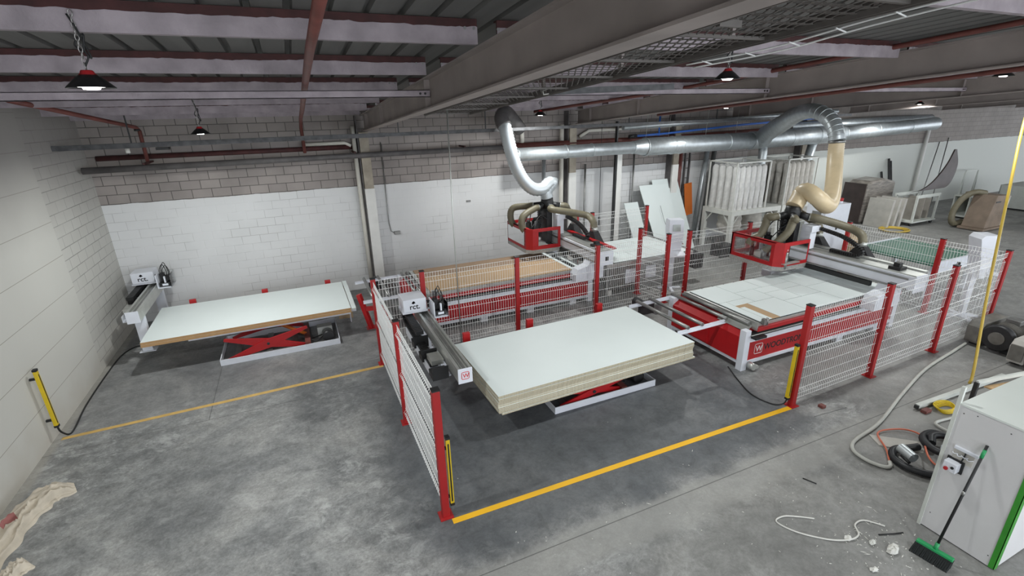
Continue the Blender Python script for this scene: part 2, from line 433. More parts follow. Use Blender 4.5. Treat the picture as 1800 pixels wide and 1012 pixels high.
def frame_mtx(o, xd, yd):
    xd, yd = Vector(xd).normalized(), Vector(yd).normalized(); zd = xd.cross(yd)
    m = Matrix((xd, yd, zd)).transposed().to_4x4(); m.translation = o; return m
def spline(pts, n=12):
    P = [Vector(p) for p in pts]; P = [P[0] * 2 - P[1]] + P + [P[-1] * 2 - P[-2]]; out = []
    for i in range(1, len(P) - 2):
        a, b_, c, d = P[i - 1], P[i], P[i + 1], P[i + 2]
        for k in range(n):
            t = k / n
            out.append(0.5 * ((2 * b_) + (c - a) * t + (2 * a - 5 * b_ + 4 * c - d) * t * t + (3 * b_ - a - 3 * c + d) * t ** 3))
    out.append(P[-2]); return out
def resample(path, step):
    out = [path[0]]; acc = 0.0
    for i in range(1, len(path)):
        a, b_ = path[i - 1], path[i]; d = (b_ - a).length
        while acc + d >= step:
            t = (step - acc) / d; a = a.lerp(b_, t); out.append(a.copy()); d = (b_ - a).length; acc = 0.0
        acc += d
    if (out[-1] - path[-1]).length > step * 0.3: out.append(path[-1])
    return out
def ribbed(mb, pts, r, pitch=0.03, depth=0.12, n=14):
    P = resample(spline(pts, 24), pitch / 2)
    return mb.tube(P, [r * (1.0 if i % 2 else 1 - depth) for i in range(len(P))], n)

# ------------------------------------------------------------------ building
XL, YB = -3.67, 12.4
ROOF0, SL = 5.22, -0.0655          # underside of the roof sheet at y=0 and its fall
def zr(y): return ROOF0 + SL * y
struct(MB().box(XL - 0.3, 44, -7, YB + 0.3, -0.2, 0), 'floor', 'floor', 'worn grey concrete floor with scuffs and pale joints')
struct(MB().box(XL - 0.25, XL, -7, YB + 0.25, 0, 5.6), 'wall_left', 'wall_left', 'left wall of pale cladding courses and painted block')
struct(MB().box(XL, 44, YB, YB + 0.25, 0, 4.42), 'wall_back', 'wall_back', 'long back wall of block painted white below a line')
mb = MB(); prof = []; x = XL - 0.2
while x < 44:
    prof += [(x, 0.0), (x + 0.205, 0.0), (x + 0.215, 0.045), (x + 0.26, 0.045)]; x += 0.27
n = len(prof)
mb.add([(px, y, zr(y) + dz) for y in (-7, YB + 0.25) for px, dz in prof], [(i, i + 1, n + i + 1, n + i) for i in range(n - 1)])
mb.add([(XL - .25, -7, zr(-7) + .08), (44, -7, zr(-7) + .08), (44, YB + .25, zr(YB) + .08), (XL - .25, YB + .25, zr(YB) + .08)], [(0, 1, 2, 3)])
struct(mb, 'ceiling', 'roof', 'dark ribbed steel roof sheeting')
TR = [0]
def trim(mb, m, label, bevel=0.0):
    TR[0] += 1
    return struct(mb, 'trim_%d' % TR[0], m, label, bevel)
def ibeam(xc, y0, y1, fw=0.17, dp=0.36, zb=4.66, sl=SL):
    mb = MB()
    for a, c, wd in ((0, 0.018, fw), (0.018, dp - 0.018, 0.012), (dp - 0.018, dp, fw)):
        vs = [(xx, y, zb + sl * y + zz) for y in (y0, y1) for xx, zz in ((xc - wd/2, a), (xc + wd/2, a), (xc + wd/2, c), (xc - wd/2, c))]
        mb.add(vs, [(3, 2, 1, 0), (4, 5, 6, 7), (0, 1, 5, 4), (1, 2, 6, 5), (2, 3, 7, 6), (3, 0, 4, 7)])
    for y in (6.25, 9.6, 11.6):
        for sx in (-1, 1):
            z0 = zb + sl * y
            mb.box(*sorted((xc + sx * 0.006, xc + sx * (fw / 2 - 0.01))), y - 0.006, y + 0.006, z0 + 0.018, z0 + dp - 0.018)
    return mb
RAFT = [1.685, 7.43, 13.18, 18.93, 24.68, 30.43]
for i, xc in enumerate(RAFT):
    trim(ibeam(xc, -7 if i != 1 else -3, 12.28, zb=(4.66, 4.79, 4.71, 4.71, 4.71, 4.71)[i], sl=(SL, -.0765, -.068, -.068, -.068, -.068)[i]), 'beam', 'warm grey steel rafter running up from the back wall, number %d from the left' % (i + 1))
edges = [XL] + RAFT + [36.2]
PY = [-3.5, -1.6, 0.6, 2.45, 4.3, 6.05, 7.75, 9.4, 11.0, 12.2]
for b_ in range(len(edges) - 1):
    for y in PY:
        z1 = zr(y) - 0.004; z0 = z1 - 0.19
        xa, xb = edges[b_] + (0.09 if b_ else 0), edges[b_ + 1] - 0.09
        mb = MB().box(xa, xb, y - 0.012, y + 0.05, z0, z0 + 0.012)
        top = []; xx = xa
        while xx < xb:
            top.append((xx, z1 - 0.062 + 0.012 * noise.noise(Vector((xx * 1.3, y * 3, b_))) + 0.009 * noise.noise(Vector((xx * 9, y, 4))) + 0.006 * random.random())); xx += 0.035
        top.append((xb, z1 - 0.06)); m_ = len(top)
        mb.add([(x_, y - 0.0175, z0) for x_, _ in top] + [(x_, y - 0.0175, z_) for x_, z_ in top] + [(x_, y - 0.012, z0) for x_, _ in top] + [(x_, y - 0.012, z_) for x_, z_ in top],
               [(i, i + 1, m_ + i + 1, m_ + i) for i in range(m_ - 1)] + [(m_ + i, m_ + i + 1, 3 * m_ + i + 1, 3 * m_ + i) for i in range(m_ - 1)])
        p = trim(mb, 'sprayed', 'white sprayed roof purlin')
        q = MB().box(xa, xb, y - 0.012, y + 0.004, z0 + 0.012, z1).box(xa, xb, y + 0.004, y + 0.06, z1 - 0.014, z1).build('top_flange', 'rust', p)
        q = MB()
        for xx in ((xb - 0.06,) if b_ == 0 else (xa + 0.06, xb - 0.06)):
            for dx in (-0.05, 0.03): q.cyl((xx + dx, y - 0.022, z0 + 0.12), (xx + dx, y - 0.01, z0 + 0.12), 0.013, 8)
        q.build('bolts', 'steel', p)
for xa, xb in ((XL, RAFT[0] - 0.02), (RAFT[0] + 0.02, RAFT[1] - 0.02), (RAFT[1] + .02, RAFT[2] - .02), (RAFT[2] + .02, RAFT[3] - .02)):
    p = trim(MB().box(xa, xb, 6.2, 6.21, 4.395, 4.475).box(xa, xb, 6.2, 6.25, 4.395, 4.403).box(xa, xb, 6.2, 6.25, 4.468, 4.475), 'sprayed', 'white steel strut between two rafters')
    q = MB()
    for dx in (0.06, 0.12): q.cyl((xb - dx, 6.19, 4.435), (xb - dx, 6.2, 4.435), 0.014, 8)
    q.build('bolts', 'dark', p)
# columns on the back wall
for i, xc in enumerate((1.61, 7.19, 10.87, 16.6)):
    trim(MB().box(xc - 0.115, xc + 0.115, 12.1, YB, 0, 2.56), 'column', 'white painted lower half of a back wall column')
    trim(MB().box(xc - 0.105, xc + 0.105, 12.11, YB, 2.56, 3.84), 'concretecol', 'stained cream upper half of a back wall column')
    trim(MB().box(xc - 0.14, xc - 0.116, 12.16, YB, 0, 4.2), 'darkpipe', 'dark steel flange beside a back wall column')

# ------------------------------------------------------------------ lamps
def lamp(x, y, z, label, group):
    t = thing('high_bay_lamp', label, 'lamp', (x, y, z), group)
    s = MB().lathe([(0.135, 0.0), (0.130, 0.008), (0.075, 0.06), (0.036, 0.088)], (x, y, z)).lathe([(0.132, 0.001), (0.073, 0.057), (0.035, 0.085)], (x, y, z)).build('reflector', 'shade', t)
    MB().lathe([(0.052, 0.080), (0.040, 0.089), (0.037, 0.100), (0.03, 0.108), (0.0, 0.109)], (x, y, z)).build('housing', 'lampred', t)
    MB().lathe([(0.0, -0.008), (0.045, -0.008), (0.05, 0.006), (0.118, 0.010)], (x, y, z)).build('diffuser', 'lit', t)
    zt = zr(y) - (0.10 if min(abs(y - q) for q in PY) < .06 else 0.0)
    ch = MB(); zz = z + 0.11; k = 0
    while zz < zt:
        a = k % 2
        pts = [(x + (0.011 * math.cos(u) if a else 0), y + (0 if a else 0.011 * math.cos(u)), zz + 0.02 + 0.022 * math.sin(u)) for u in [i * math.pi / 4 for i in range(9)]]
        ch.tube(pts, 0.0035, 5, False); zz += 0.034; k += 1
    ch.build('hanging_chain', 'chain', t)
    h = max(0.08, zt - z - 0.14)
    MB().tube(spline([(x, y, z + 0.13), (x + 0.03, y, z + 0.14 + h * .2), (x - 0.025, y + 0.01, z + 0.14 + h * .4), (x + 0.035, y, z + 0.14 + h * .62), (x + 0.02, y, z + 0.14 + h * .3), (x + 0.045, y, z + 0.14 + h * .15), (x + 0.01, y, z + 0.14 + h * .7), (x - 0.02, y, zt)], 6), 0.006, 6).build('power_cable', 'black', t)
    ld = D.lights.new('lamp_light', 'AREA'); ld.shape = 'DISK'; ld.size = 0.22; ld.energy = LAMP_W; ld.color = (0.97, 1.0, 0.985); ld.spread = math.radians(170)
    lo = D.objects.new('lamp_light', ld); COL.objects.link(lo); lo.parent = t; lo.location = (0, 0, -0.02)
    return t
G = 'high bay lamps hanging from the purlins'
lamp(-1.12, 4.265, 4.41, 'black conical high bay lamp hanging near the left wall, closest to the viewer', G)
lamp(-1.24, 9.37, 3.99, 'small high bay lamp by the back wall above the left board stack', G)
lamp(4.43, 4.265, 4.48, 'red-topped high bay lamp hanging right of the big rafter and mesh walkway', G)
lamp(5.2, 10.2, 4.12, 'high bay lamp hanging beside the silver flexible duct', G)
lamp(9.81, 9.37, 4.175, 'high bay lamp seen just under the second rafter, above the blue pipe', G)
lamp(16.0, 7.2, 4.545, 'high bay lamp at the right edge under the far roof beams', G)
lamp(18.6, 9.9, 4.14, 'distant high bay lamp over the end of the long galvanised duct', G)
for x in (-1.3, 4.5, 10.25, 16.0):
    lamp(x, -1.4, 4.88, 'high bay lamp hanging in the row behind the viewer', 'high bay lamps behind the viewer')
for x in (10.25, 22.0, 28.0):
    lamp(x, 4.4, 4.55, 'high bay lamp hanging in the middle row out to the right', 'high bay lamps out to the right')

# ------------------------------------------------------------------ pipes and trays along the back wall
def pipe(pts, r, m, name, label, cat='pipe', group=None, n=12):
    return solid(MB().tube(pts, r, n), name, m, label, cat, group)
t = thing('cable_tray', 'long dusty grey cable tray running high along the back wall', 'cable tray', (6, 11.0, 3.78))
MB().bar((XL, 11.0, 3.79), (1.9, 11.0, 3.81), 0.10, 0.085).bar((1.9, 11.0, 3.81), (17, 11.0, 3.87), 0.10, 0.07).build('tray', 'tray', t)
for x in (-2.55, 2.2, 4.2, 8.2, 11.2, 14.5): MB().bar((x, 11.0, 3.83), (x, 11.0, zr(11.0) - 0.2), 0.02, 0.02).build('hanger', 'dark', t)
MB().box(-2.2, -2.0, 10.93, 11.07, 3.70, 3.745).build('junction_box', 'black', t)
MB().tube([(-2.62, 10.93, 3.67), (-2.62, 10.93, 3.75)], 0.035, 12).build('lamp_holder', 'debris', t)
t = thing('drain_pipe', 'dark grey horizontal pipe clipped to the back wall under the cable tray', 'pipe', (2, 12.0, 3.3))
MB().cyl((-3.6, 11.75, 3.345), (5.1, 12.12, 3.345), 0.062, 14).build('pipe', 'darkpipe', t)
for x in (-2.6, 1.35, 4.0): MB().box(x - 0.02, x + 0.02, 11.78 + x * 0.045, YB - .001, 3.405, 3.44).build('bracket', 'rust', t)
pipe([(-3.5, 12.33, 3.52), (1.4, 12.33, 3.52)], 0.05, 'rust', 'conduit_pipe', 'dark brown pipe on the back wall just above the grey one')
pipe([(5.1, 12.18, 3.36), (10.5, 12.18, 3.36), (18, 12.18, 3.5)], 0.075, 'rustpipe', 'drain_pipe', 'red-brown pipe running right along the back wall above the galvanised duct')
pipe([(0.3, 12.3, 3.62), (1.2, 12.3, 3.62), (1.33, 12.3, 3.55)], 0.04, 'pvc', 'overflow_pipe', 'short cream pipe bending into the downpipe left of the column')
pipe([(7.5, 12.3, 3.5), (7.8, 12.3, 3.66), (11.2, 12.3, 3.70)], 0.045, 'pvc', 'overflow_pipe', 'cream pipe along the upper back wall right of the second column')
pipe([(1.40, 12.24, 0.0), (1.40, 12.24, 3.98)], 0.05, 'pvc', 'downpipe', 'cream downpipe standing left of the first column')
t = thing('downpipe', 'cream downpipe standing left of the second column', 'pipe', (6.9, 12.24, 0))
MB().cyl((6.9, 12.24, 0), (6.9, 12.24, 3.85), 0.06).build('pipe', 'pvc', t)
pipe([(6.32, 12.2, 0.0), (6.32, 12.2, 3.05)], 0.055, 'galv', 'downpipe', 'grey galvanised downpipe behind the silver flexible duct')
pipe([(5.6, 12.22, 3.35), (5.68, 12.2, 3.45), (5.68, 12.2, 3.98)], 0.055, 'pvc', 'overflow_pipe', 'cream elbow pipe high on the wall behind the silver duct')
pipe([(7.72, 12.3, 0.0), (7.72, 12.3, 2.75)], 0.03, 'steel', 'conduit_pipe', 'thin grey conduit on the white wall right of the second column')
pipe([(8.02, 11.95, 1.25), (8.0, 11.95, 4.43)], 0.008, 'dark', 'hanging_cable', 'thin dark cable hanging down behind the left router gantry', 'cable')
solid(MB().box(8.0, 8.045, 11.93, 11.97, 1.0, 1.26), 'pendant_switch', 'dark', 'slim dark pendant at the end of the hanging cable behind the left router', 'switch')
t = thing('steel_post', 'narrow grey steel post standing against the white wall left of the leaning boards', 'post', (8.55, 11.85, 0))
MB().box(8.47, 8.63, 11.8, 11.81, 0, 3.1).box(8.47, 8.63, 11.93, 11.94, 0, 3.1).box(8.54, 8.56, 11.81, 11.93, 0, 3.1).build('section', 'column', t)
MB().box(8.43, 8.47, 11.82, 11.92, 0, 3.9).build('side_rail', 'dark', t)
MB().prism([(8.4, 0), (8.8, 0), (8.64, 0.35), (8.46, 0.35)], 'y', 11.78, 11.96).build('base_shoe', 'column', t)
pipe([(9.45, 12.3, 0), (9.42, 12.3, 2.95)], 0.028, 'steel', 'conduit_pipe', 'thin grey conduit rising behind the leaning boards')
pipe([(11.24, 12.33, 0), (11.24, 12.33, 3.3)], 0.06, 'rustpipe', 'downpipe', 'red-brown downpipe right of the leaning boards')
t = thing('wall_ladder', 'dark wall ladder behind the orange board', 'ladder', (11.45, 12.3, 0))
for x in (11.38, 11.56): MB().box(x - 0.02, x + 0.02, 12.24, 12.3, 0, 3.2).build('rail', 'darkpipe', t)
for k in range(10): MB().cyl((11.38, 12.27, 0.3 + k * 0.3), (11.56, 12.27, 0.3 + k * 0.3), 0.012, 8).build('rung', 'darkpipe', t)
for i, (x, m_) in enumerate(((11.95, 'galv'), (12.25, 'steel'))):
    pipe([(x, 12.2, 0.0), (x + 0.25, 12.2, 3.0)], 0.075, m_, 'downpipe', ('pale galvanised' if i == 0 else 'duller grey') + ' sloping pipe on the back wall left of the filter bags')
pipe([(2.02, 12.37, 3.6), (2.02, 12.37, 1.62), (2.05, 12.37, 1.42), (2.14, 12.37, 1.37)], 0.012, 'steel', 'conduit_pipe', 'thin conduit dropping to the small socket box right of the first column')
solid(MB().box(2.12, 2.27, 12.33, YB, 1.33, 1.41), 'socket_box', 'steel', 'small grey socket box on the white wall right of the first column', 'socket', bevel=0.006)
solid(MB().box(4.1, 4.22, 12.38, YB, 1.97, 2.02).box(4.12, 4.2, 12.375, 12.385, 1.98, 2.01), 'wall_plate', 'steel', 'tiny blank plate high on the white wall left of the left router hood', 'plate')
t = thing('air_line', 'bright blue compressed air pipe high under the second rafter', 'pipe', (11.3, 11.9, 3.5))
MB().tube([(9.0, 11.9, 3.47), (10.0, 11.9, 3.5), (13.2, 11.9, 3.66), (17, 11.9, 3.78)], 0.032, 10).build('main_line', 'blue', t)
MB().cyl((9.95, 11.9, 3.45), (9.95, 11.9, 4.05), 0.025).build('riser', 'blue', t)
MB().cyl((8.9, 11.9, 3.47), (9.15, 11.9, 3.48), 0.05).build('valve', 'black', t)
pipe([(8.6, 11.8, 3.72), (17.5, 11.8, 3.98)], 0.07, 'galv', 'vent_pipe', 'shiny galvanised pipe directly above the blue air pipe')
t = thing('tie_rod', 'thin rods hanging from the roof to the galvanised duct', 'rod', (10, 11.5, 3.3))
for x in (9.2, 10.0, 11.4, 12.6): MB().cyl((x, 11.55, 3.3), (x + 0.05, 11.55, zr(11.5) - 0.18), 0.006, 6).build('rod', 'alu', t)
pipe([(0.26, 2.2, 4.80), (0.26, 4.3, 4.68), (0.27, 6.0, 4.555), (0.30, 9.4, 4.31), (0.31, 11.2, 4.18), (0.31, 12.05, 4.0), (0.31, 12.2, 3.45)], 0.036, 'rustpipe', 'sprinkler_pipe', 'red-brown pipe slung under the purlins left of the big rafter')
t = thing('brace_pipe', 'red-brown pipe sloping down to the back wall at far left', 'pipe', (-2.6, 11, 4.1))
MB().tube([(-3.3, 9.0, 4.5), (-2.62, 11.9, 4.09), (-2.6, 12.0, 4.02), (-2.62, 12.1, 3.4)], 0.035).build('pipe', 'rustpipe', t)
MB().cyl((-2.62, 11.93, 4.02), (-2.62, 11.93, 4.06), 0.05).build('clip', 'dark', t)
pipe([(5.6, 11.3, 4.2), (6.9, 8.3, 4.5), (7.2, 6.11, 4.715), (7.2, 3.06, 4.965), (7.2, 1.2, 5.08)], 0.032, 'rustpipe', 'sprinkler_pipe', 'red pipe running along the left face of the second rafter')
pipe([(7.62, 9.2, 4.065), (7.62, 6.36, 4.28), (7.62, 3.1, 4.53), (7.62, 1.2, 4.67)], 0.028, 'rustpipe', 'sprinkler_pipe', 'thin red pipe running just below the second rafter')
pipe([(2.36, 7.86, 0.0), (2.36, 7.9, 2.5), (2.38, 7.9, 4.5)], 0.011, 'alu', 'drop_pole', 'thin grey pole dropping from the roof to the floor behind the big board stack', 'pole')
# dark roof-level walkway of expanded metal
t = thing('mesh_walkway', 'dark expanded metal walkway hanging beside the big rafter', 'walkway', (2.6, 4.5, 4.4))
def zw(y): return 4.80 - 0.07 * y
xa, xb = 2.2, 3.0
mb = MB()
for x in (xa, xb):
    mb.bar((x, 0.8, zw(0.8)), (x, 8.6, zw(8.6)), 0.05, 0.035); mb.bar((x, 0.8, zw(0.8) + .02), (x, 8.6, zw(8.6) + .02), 0.012, 0.09)
y = 0.9
while y < 8.6:
    mb.bar((xa, y, zw(y)), (xb, y, zw(y)), 0.03, 0.02); y += 0.85
mb.build('frame', 'mesh', t)
mb = MB(); st = 0.12
y = 0.9
while y < 8.5:
    k = 0; x = xa
    while x < xb - 0.01:
        for s_ in (1, -1):
            mb.bar((x, y + (0 if s_ > 0 else st), zw(y) + .012), (x + st * .55, y + (st if s_ > 0 else 0), zw(y + st) + .012), 0.012, 0.004)
        x += st * .55; y0_ = y
    y += st
mb.build('expanded_mesh', 'mesh', t)
for y in (1.9, 2.9, 4.2, 5.8, 7.4):
    mb = MB(); mb.bar((xa, y, zw(y)), (xa, y, zr(y)), 0.05, 0.03); mb.bar((xb, y, zw(y)), (xb, y, zw(y) + 0.3), 0.05, 0.03)
    mb.build('hanger', 'beam', t)
MB().box(2.24, 2.40, 2.25, 2.28, zw(2.25) - 0.03, zw(2.25) + .12).build('end_plate', 'mesh', t)
t = thing('wire_cable_ladder', 'white wire cable ladder hanging right of the mesh walkway', 'cable ladder', (3.4, 2.5, 4.55))
A = spline([(3.05, 3.3, 4.50), (3.25, 2.7, 4.56), (3.3, 2.1, 4.64), (3.3, 1.4, 4.70)], 8)
for dx in (0, -0.07): MB().tube([p + Vector((dx, 0, 0.02 if dx else 0)) for p in A], 0.006, 6).build('side_wire', 'wire', t)
for k in range(2, len(A), 4): MB().cyl(A[k], A[k] + Vector((-0.11, 0, 0.02)), 0.005, 6).build('rung', 'wire', t)
t = thing('metal_trunking', 'short grey galvanised trunking under the mesh walkway', 'trunking', (3.6, 5.6, 4.4))
MB().bar((3.0, 5.6, 4.42), (4.6, 5.3, 4.46), 0.06, 0.07).build('trunking', 'tray', t)
MB().tube([(2.97, 5.6, 4.40), (2.9, 5.6, 4.39), (2.89, 5.6, 4.43), (2.95, 5.6, 4.45)], 0.008, 6).build('hook', 'debris', t)

# ------------------------------------------------------------------ floor lines
solid(MB().slab([(1.0, 4.055, 0.0), (6.2, 3.975, 0.0), (6.2, 4.05, 0.0), (1.0, 4.13, 0.0)], 0.003), 'floor_line', 'line', 'bright yellow line on the floor in front of the big board stack', 'floor line')
solid(MB().slab([(-3.58, 7.84, 0.0), (0.93, 7.97, 0.0), (0.93, 8.05, 0.0), (-3.58, 7.91, 0.0)], 0.003), 'floor_line', 'olddline', 'dusty yellow line on the floor from left wall to fence', 'floor line')

# ------------------------------------------------------------------ fences
def post(x, y, parent, rot=0.0):
    w_ = 0.04
    p = MB().box(x - w_, x + w_, y - w_, y + w_, 0.0, 1.6).build('post', 'postred', parent, bevel=0.004)
    MB().box(x - w_ - .003, x + w_ + .003, y - w_ - .003, y + w_ + .003, 1.6, 1.615).build('cap', 'black', p)
    MB().box(x - 0.075, x + 0.075, y - 0.075, y + 0.075, 0.0, 0.012).build('base_plate', 'postred', p)
    return p
ZP = [(0.09, 0), (0.17, 0), (0.215, .035), (0.26, 0), (0.78, 0), (0.825, .035), (0.87, 0), (1.39, 0), (1.435, .035), (1.48, 0), (1.57, 0)]
ZH = [0.10, 0.17, 0.26, 0.43, 0.60, 0.78, 0.87, 1.04, 1.21, 1.39, 1.48, 1.56]
def panel(p, q, parent):
    p, q = Vector((*p, 0)), Vector((*q, 0)); d = (q - p); Ln = d.length; d.normalize(); nn = Vector((-d.y, d.x, 0))
    mb = MB(); s_ = 0.05
    while s_ < Ln - 0.03:
        mb.tube([p + d * s_ + nn * o + Vector((0, 0, z)) for z, o in ZP], 0.0030, 4, False, False); s_ += 0.05
    for z in ZH: mb.tube([p + d * 0.03 + Vector((0, 0, z)), q - d * 0.03 + Vector((0, 0, z))], 0.004, 4, False, False)
    return mb.build('mesh_panel', 'wire', parent)
def fence(pts, posts, label, skip=()):
    t = thing('safety_fence', label, 'fence', (*pts[0], 0), 'red post and white mesh safety fences')
    for i in posts: post(*pts[i], t)
    for i in range(len(pts) - 1):
        if i not in skip: panel(pts[i], pts[i + 1], t)
    return t
fence([(0.955, 4.21), (0.94, 6.14), (0.94, 8.1)], (0, 1, 2), 'near fence run beside the open floor, ending at the yellow line')
fence([(0.99, 8.12), (1.79, 8.13), (3.64, 8.15), (5.48, 8.17), (7.34, 8.19)], (1, 2, 3, 4), 'long fence run between the big board stack and the left router')
fence([(7.3, 8.23), (7.16, 8.93)], (1,), 'short fence return at the near corner of the outfeed table')
fence([(7.36, 8.23), (7.99, 8.25), (9.80, 8.2), (11.55, 8.2)], (1, 2), 'far fence run behind the right router')
fence([(6.24, 4.05), (8.11, 4.09), (9.97, 4.15), (11.82, 4.22)], (0, 1, 2, 3), 'right-hand fence run in front of the right router')
fence([(11.82, 4.26), (11.78, 5.24), (11.75, 7.1)], (1, 2), 'short fence run closing the right end of the right router')
fence([(6.75, 11.1), (7.21, 11.06), (9.1, 11.15)], (0, 1, 2), 'fence run behind the outfeed table near the back wall')

def curtain(x, y, z0, z1, ax, label, wall=None):
    t = thing('light_curtain', label, 'light curtain', (x, y, z0))
    hw = 0.022
    a = MB().box(x - hw, x + hw, y - 0.027, y + 0.027, z0 + 0.03, z1 - 0.03).build('housing', 'yellow', t, bevel=0.004)
    wx = (x + hw, x + hw + 0.002) if ax == 'x' else (x - 0.008, x + 0.008)
    wy = (y - 0.008, y + 0.008) if ax == 'x' else (y - 0.029, y - 0.027)
    MB().box(*wx, *wy, z0 + 0.06, z1 - 0.08).build('window', 'black', t)
    MB().box(x - hw - .002, x + hw + .002, y - 0.029, y + 0.029, z0, z0 + 0.03).build('end_cap', 'black', t)
    MB().box(x - hw - .002, x + hw + .002, y - 0.029, y + 0.029, z1 - 0.03, z1).build('end_cap', 'black', t)
    mb = MB()
    for z in (z0 + 0.12, z1 - 0.14):
        mb.box(*((wall[0], x - hw) if wall and wall[0] < x else (x + hw, wall[0]) if wall else (x, x)), y - 0.015, y + 0.015, z - 0.015, z + 0.015)
    if wall: mb.build('bracket', 'black', t)
    return t
curtain(-3.58, 7.88, 0.2, 1.11, 'x', 'yellow light curtain bar fixed upright on the left wall', (XL,))
curtain(1.045, 4.24, 0.10, 1.0, 'y', 'yellow light curtain bar on the nearest red fence post', (0.995,))
curtain(6.15, 4.07, 0.12, 1.02, 'y', 'yellow light curtain bar on the red post by the right end of the bright line', (6.20,))
pipe(spline([(-3.58, 7.88, 0.2), (-3.57, 7.9, 0.1), (-3.52, 7.95, 0.012), (-3.5, 8.1, 0.01), (-3.56, 8.8, 0.01), (-3.57, 9.8, 0.01), (-3.54, 10.6, 0.01), (-3.4, 10.95, 0.01), (-3.2, 10.9, 0.03)], 8), 0.012, 'black', 'cable', 'black cable running along the foot of the left wall', 'cable')
pipe(spline([(6.15, 4.07, 0.12), (6.12, 4.1, 0.03), (6.0, 4.2, 0.01), (5.95, 4.5, 0.01), (6.1, 4.9, 0.01), (6.3, 5.3, 0.01)], 8), 0.010, 'black', 'cable', 'black cable on the floor from right light curtain to the router foot', 'cable')

# ------------------------------------------------------------------ scissor lifts, board stacks
def lift(x0, x1, y0, y1, zd, dx0, dx1, dy0, dy1, label, motor=True):
    t = thing('scissor_lift_table', label, 'lift table', ((x0 + x1) / 2, (y0 + y1) / 2, 0))
    h = 0.11
    MB().box(x0, x1, y0, y0 + 0.012, 0, h).box(x0, x1, y1 - 0.012, y1, 0, h).box(x0, x0 + 0.012, y0 + .012, y1 - .012, 0, h).box(x1 - 0.012, x1, y0 + .012, y1 - .012, 0, h).build('base_frame', 'white', t)
    mb = MB()
    for x in (x0 + 0.25, x0 + 0.8, x0 + 1.25): mb.box(x - 0.05, x + 0.05, y0 + .012, y1 - .012, 0.004, 0.02)
    mb.build('cross_member', 'steel', t)
    xr = x1 - 0.55; zl, zh = 0.06, zd - 0.05; hh = min(0.16, max(0.07, (zh - zl) * 0.45))
    for y in (y0 + 0.06, y1 - 0.06):
        for a, c, o in ((zl, zh, 0.0), (zh, zl, 0.03)):
            mb = MB(); p, q = Vector((x0 + 0.12, 0, a)), Vector((xr, 0, c)); d = (q - p).normalized(); nn = Vector((-d.z, 0, d.x))
            m_ = (p + q) / 2
            pl = [p + nn * .025, m_ + nn * hh * .55, q + nn * .025, q - nn * .025, m_ - nn * hh * .55, p - nn * .025]
            mb.prism([(v.x, v.z) for v in pl], 'y', y + o - 0.012, y + o + 0.012).build('scissor_arm', 'red', t)
        MB().cyl(((x0 + .12 + xr) / 2, y - 0.03, (zl + zh) / 2), ((x0 + .12 + xr) / 2, y + 0.06, (zl + zh) / 2), 0.025, 12).build('pivot_pin', 'dark', t)
    MB().box(xr - 0.08, xr + 0.02, y0 + .03, y1 - .03, 0.02, 0.12).build('hinge_beam', 'rustpipe', t)
    MB().cyl((xr - 0.05, (y0 + y1) / 2, 0.1), (xr - 0.5, (y0 + y1) / 2, zh - 0.04), 0.035).build('ram', 'orange', t)
    mo = MB().cyl((x1 - 0.2, y0 + 0.16, 0.12), (x1 - 0.2, y0 + 0.40, 0.12), 0.10, 20).build('pump_motor', 'dark', t)
    MB().box(x1 - 0.38, x1 - 0.1, y0 + 0.42, y0 + 0.6, 0.02, 0.24).build('oil_tank', 'alu', t)
    MB().tube(spline([(x1 - .3, y0 + .3, .1), (x1 - .42, y0 + .22, .05), (x1 - .52, y0 + .3, .08), (x1 - .45, y0 + .42, .05), (x1 - .3, y0 + .38, .1)], 8), 0.012, 6).build('hydraulic_hose', 'black', t)
    MB().box(dx0, dx1, dy0, dy1, zd - 0.05, zd).build('deck', 'white', t)
    return t
lift(-1.74, 0.33, 9.30, 10.45, 0.50, -2.2, 0.62, 9.64, 11.3, 'scissor lift table with open red arms under the left boards')
lift(2.97, 4.80, 5.37, 6.50, 0.335, 2.7, 5.1, 5.45, 6.9, 'nearly closed scissor lift table under the big board stack')
def board(cx, cy, L_, W_, z, th, rot, label, group, face='melamine', edge='chip', name='melamine_board'):
    t = thing(name, label, 'board', (cx, cy, z), group)
    c, s_ = math.cos(rot), math.sin(rot)
    def pts(l, w2, zz): return [(cx + c * a * l / 2 - s_ * b_ * w2 / 2, cy + s_ * a * l / 2 + c * b_ * w2 / 2, zz) for a, b_ in ((-1, -1), (1, -1), (1, 1), (-1, 1))]
    MB().slab(pts(L_, W_, z + 0.001), th - 0.002).build('core', edge, t)
    MB().slab(pts(L_, W_, z + th - 0.001), 0.001).build('face', face, t)
    return t
th = 0.025; ROT = math.radians(1.75)
ORD = ['second', 'third', 'fourth', 'fifth', 'sixth', 'seventh', 'eighth', 'ninth', 'tenth', 'eleventh']
for k in range(12):
    board(3.70 + random.uniform(-.010, .010) + (0.05 if k == 0 else 0), 6.10 + random.uniform(-.008, .008), 3.44, 1.74, 0.38 + th * k, th, ROT,
          'white board with tan edges, ' + ('topmost of the big stack' if k == 11 else 'lowest of the big stack, sticking out a little' if k == 0 else '%s from the top of the big stack' % ORD[10 - k]),
          'boards in the big stack')
for k in range(5):
    x = 2.35 + k * 0.72
    solid(MB().slab([Vector((x, 5.25 + (x - 2) * .03, 0.336)), Vector((x + .06, 5.25 + (x - 2) * .03, 0.336)), Vector((x + .06 - .05, 6.92 + (x - 2) * .03, 0.336)), Vector((x - .05, 6.92 + (x - 2) * .03, 0.336))], 0.042), 'wooden_batten', 'wood',
          'pine batten under the big board stack, ' + ['first', 'second', 'third', 'fourth', 'fifth'][k] + ' from its left end', 'batten', 'battens under the big stack')
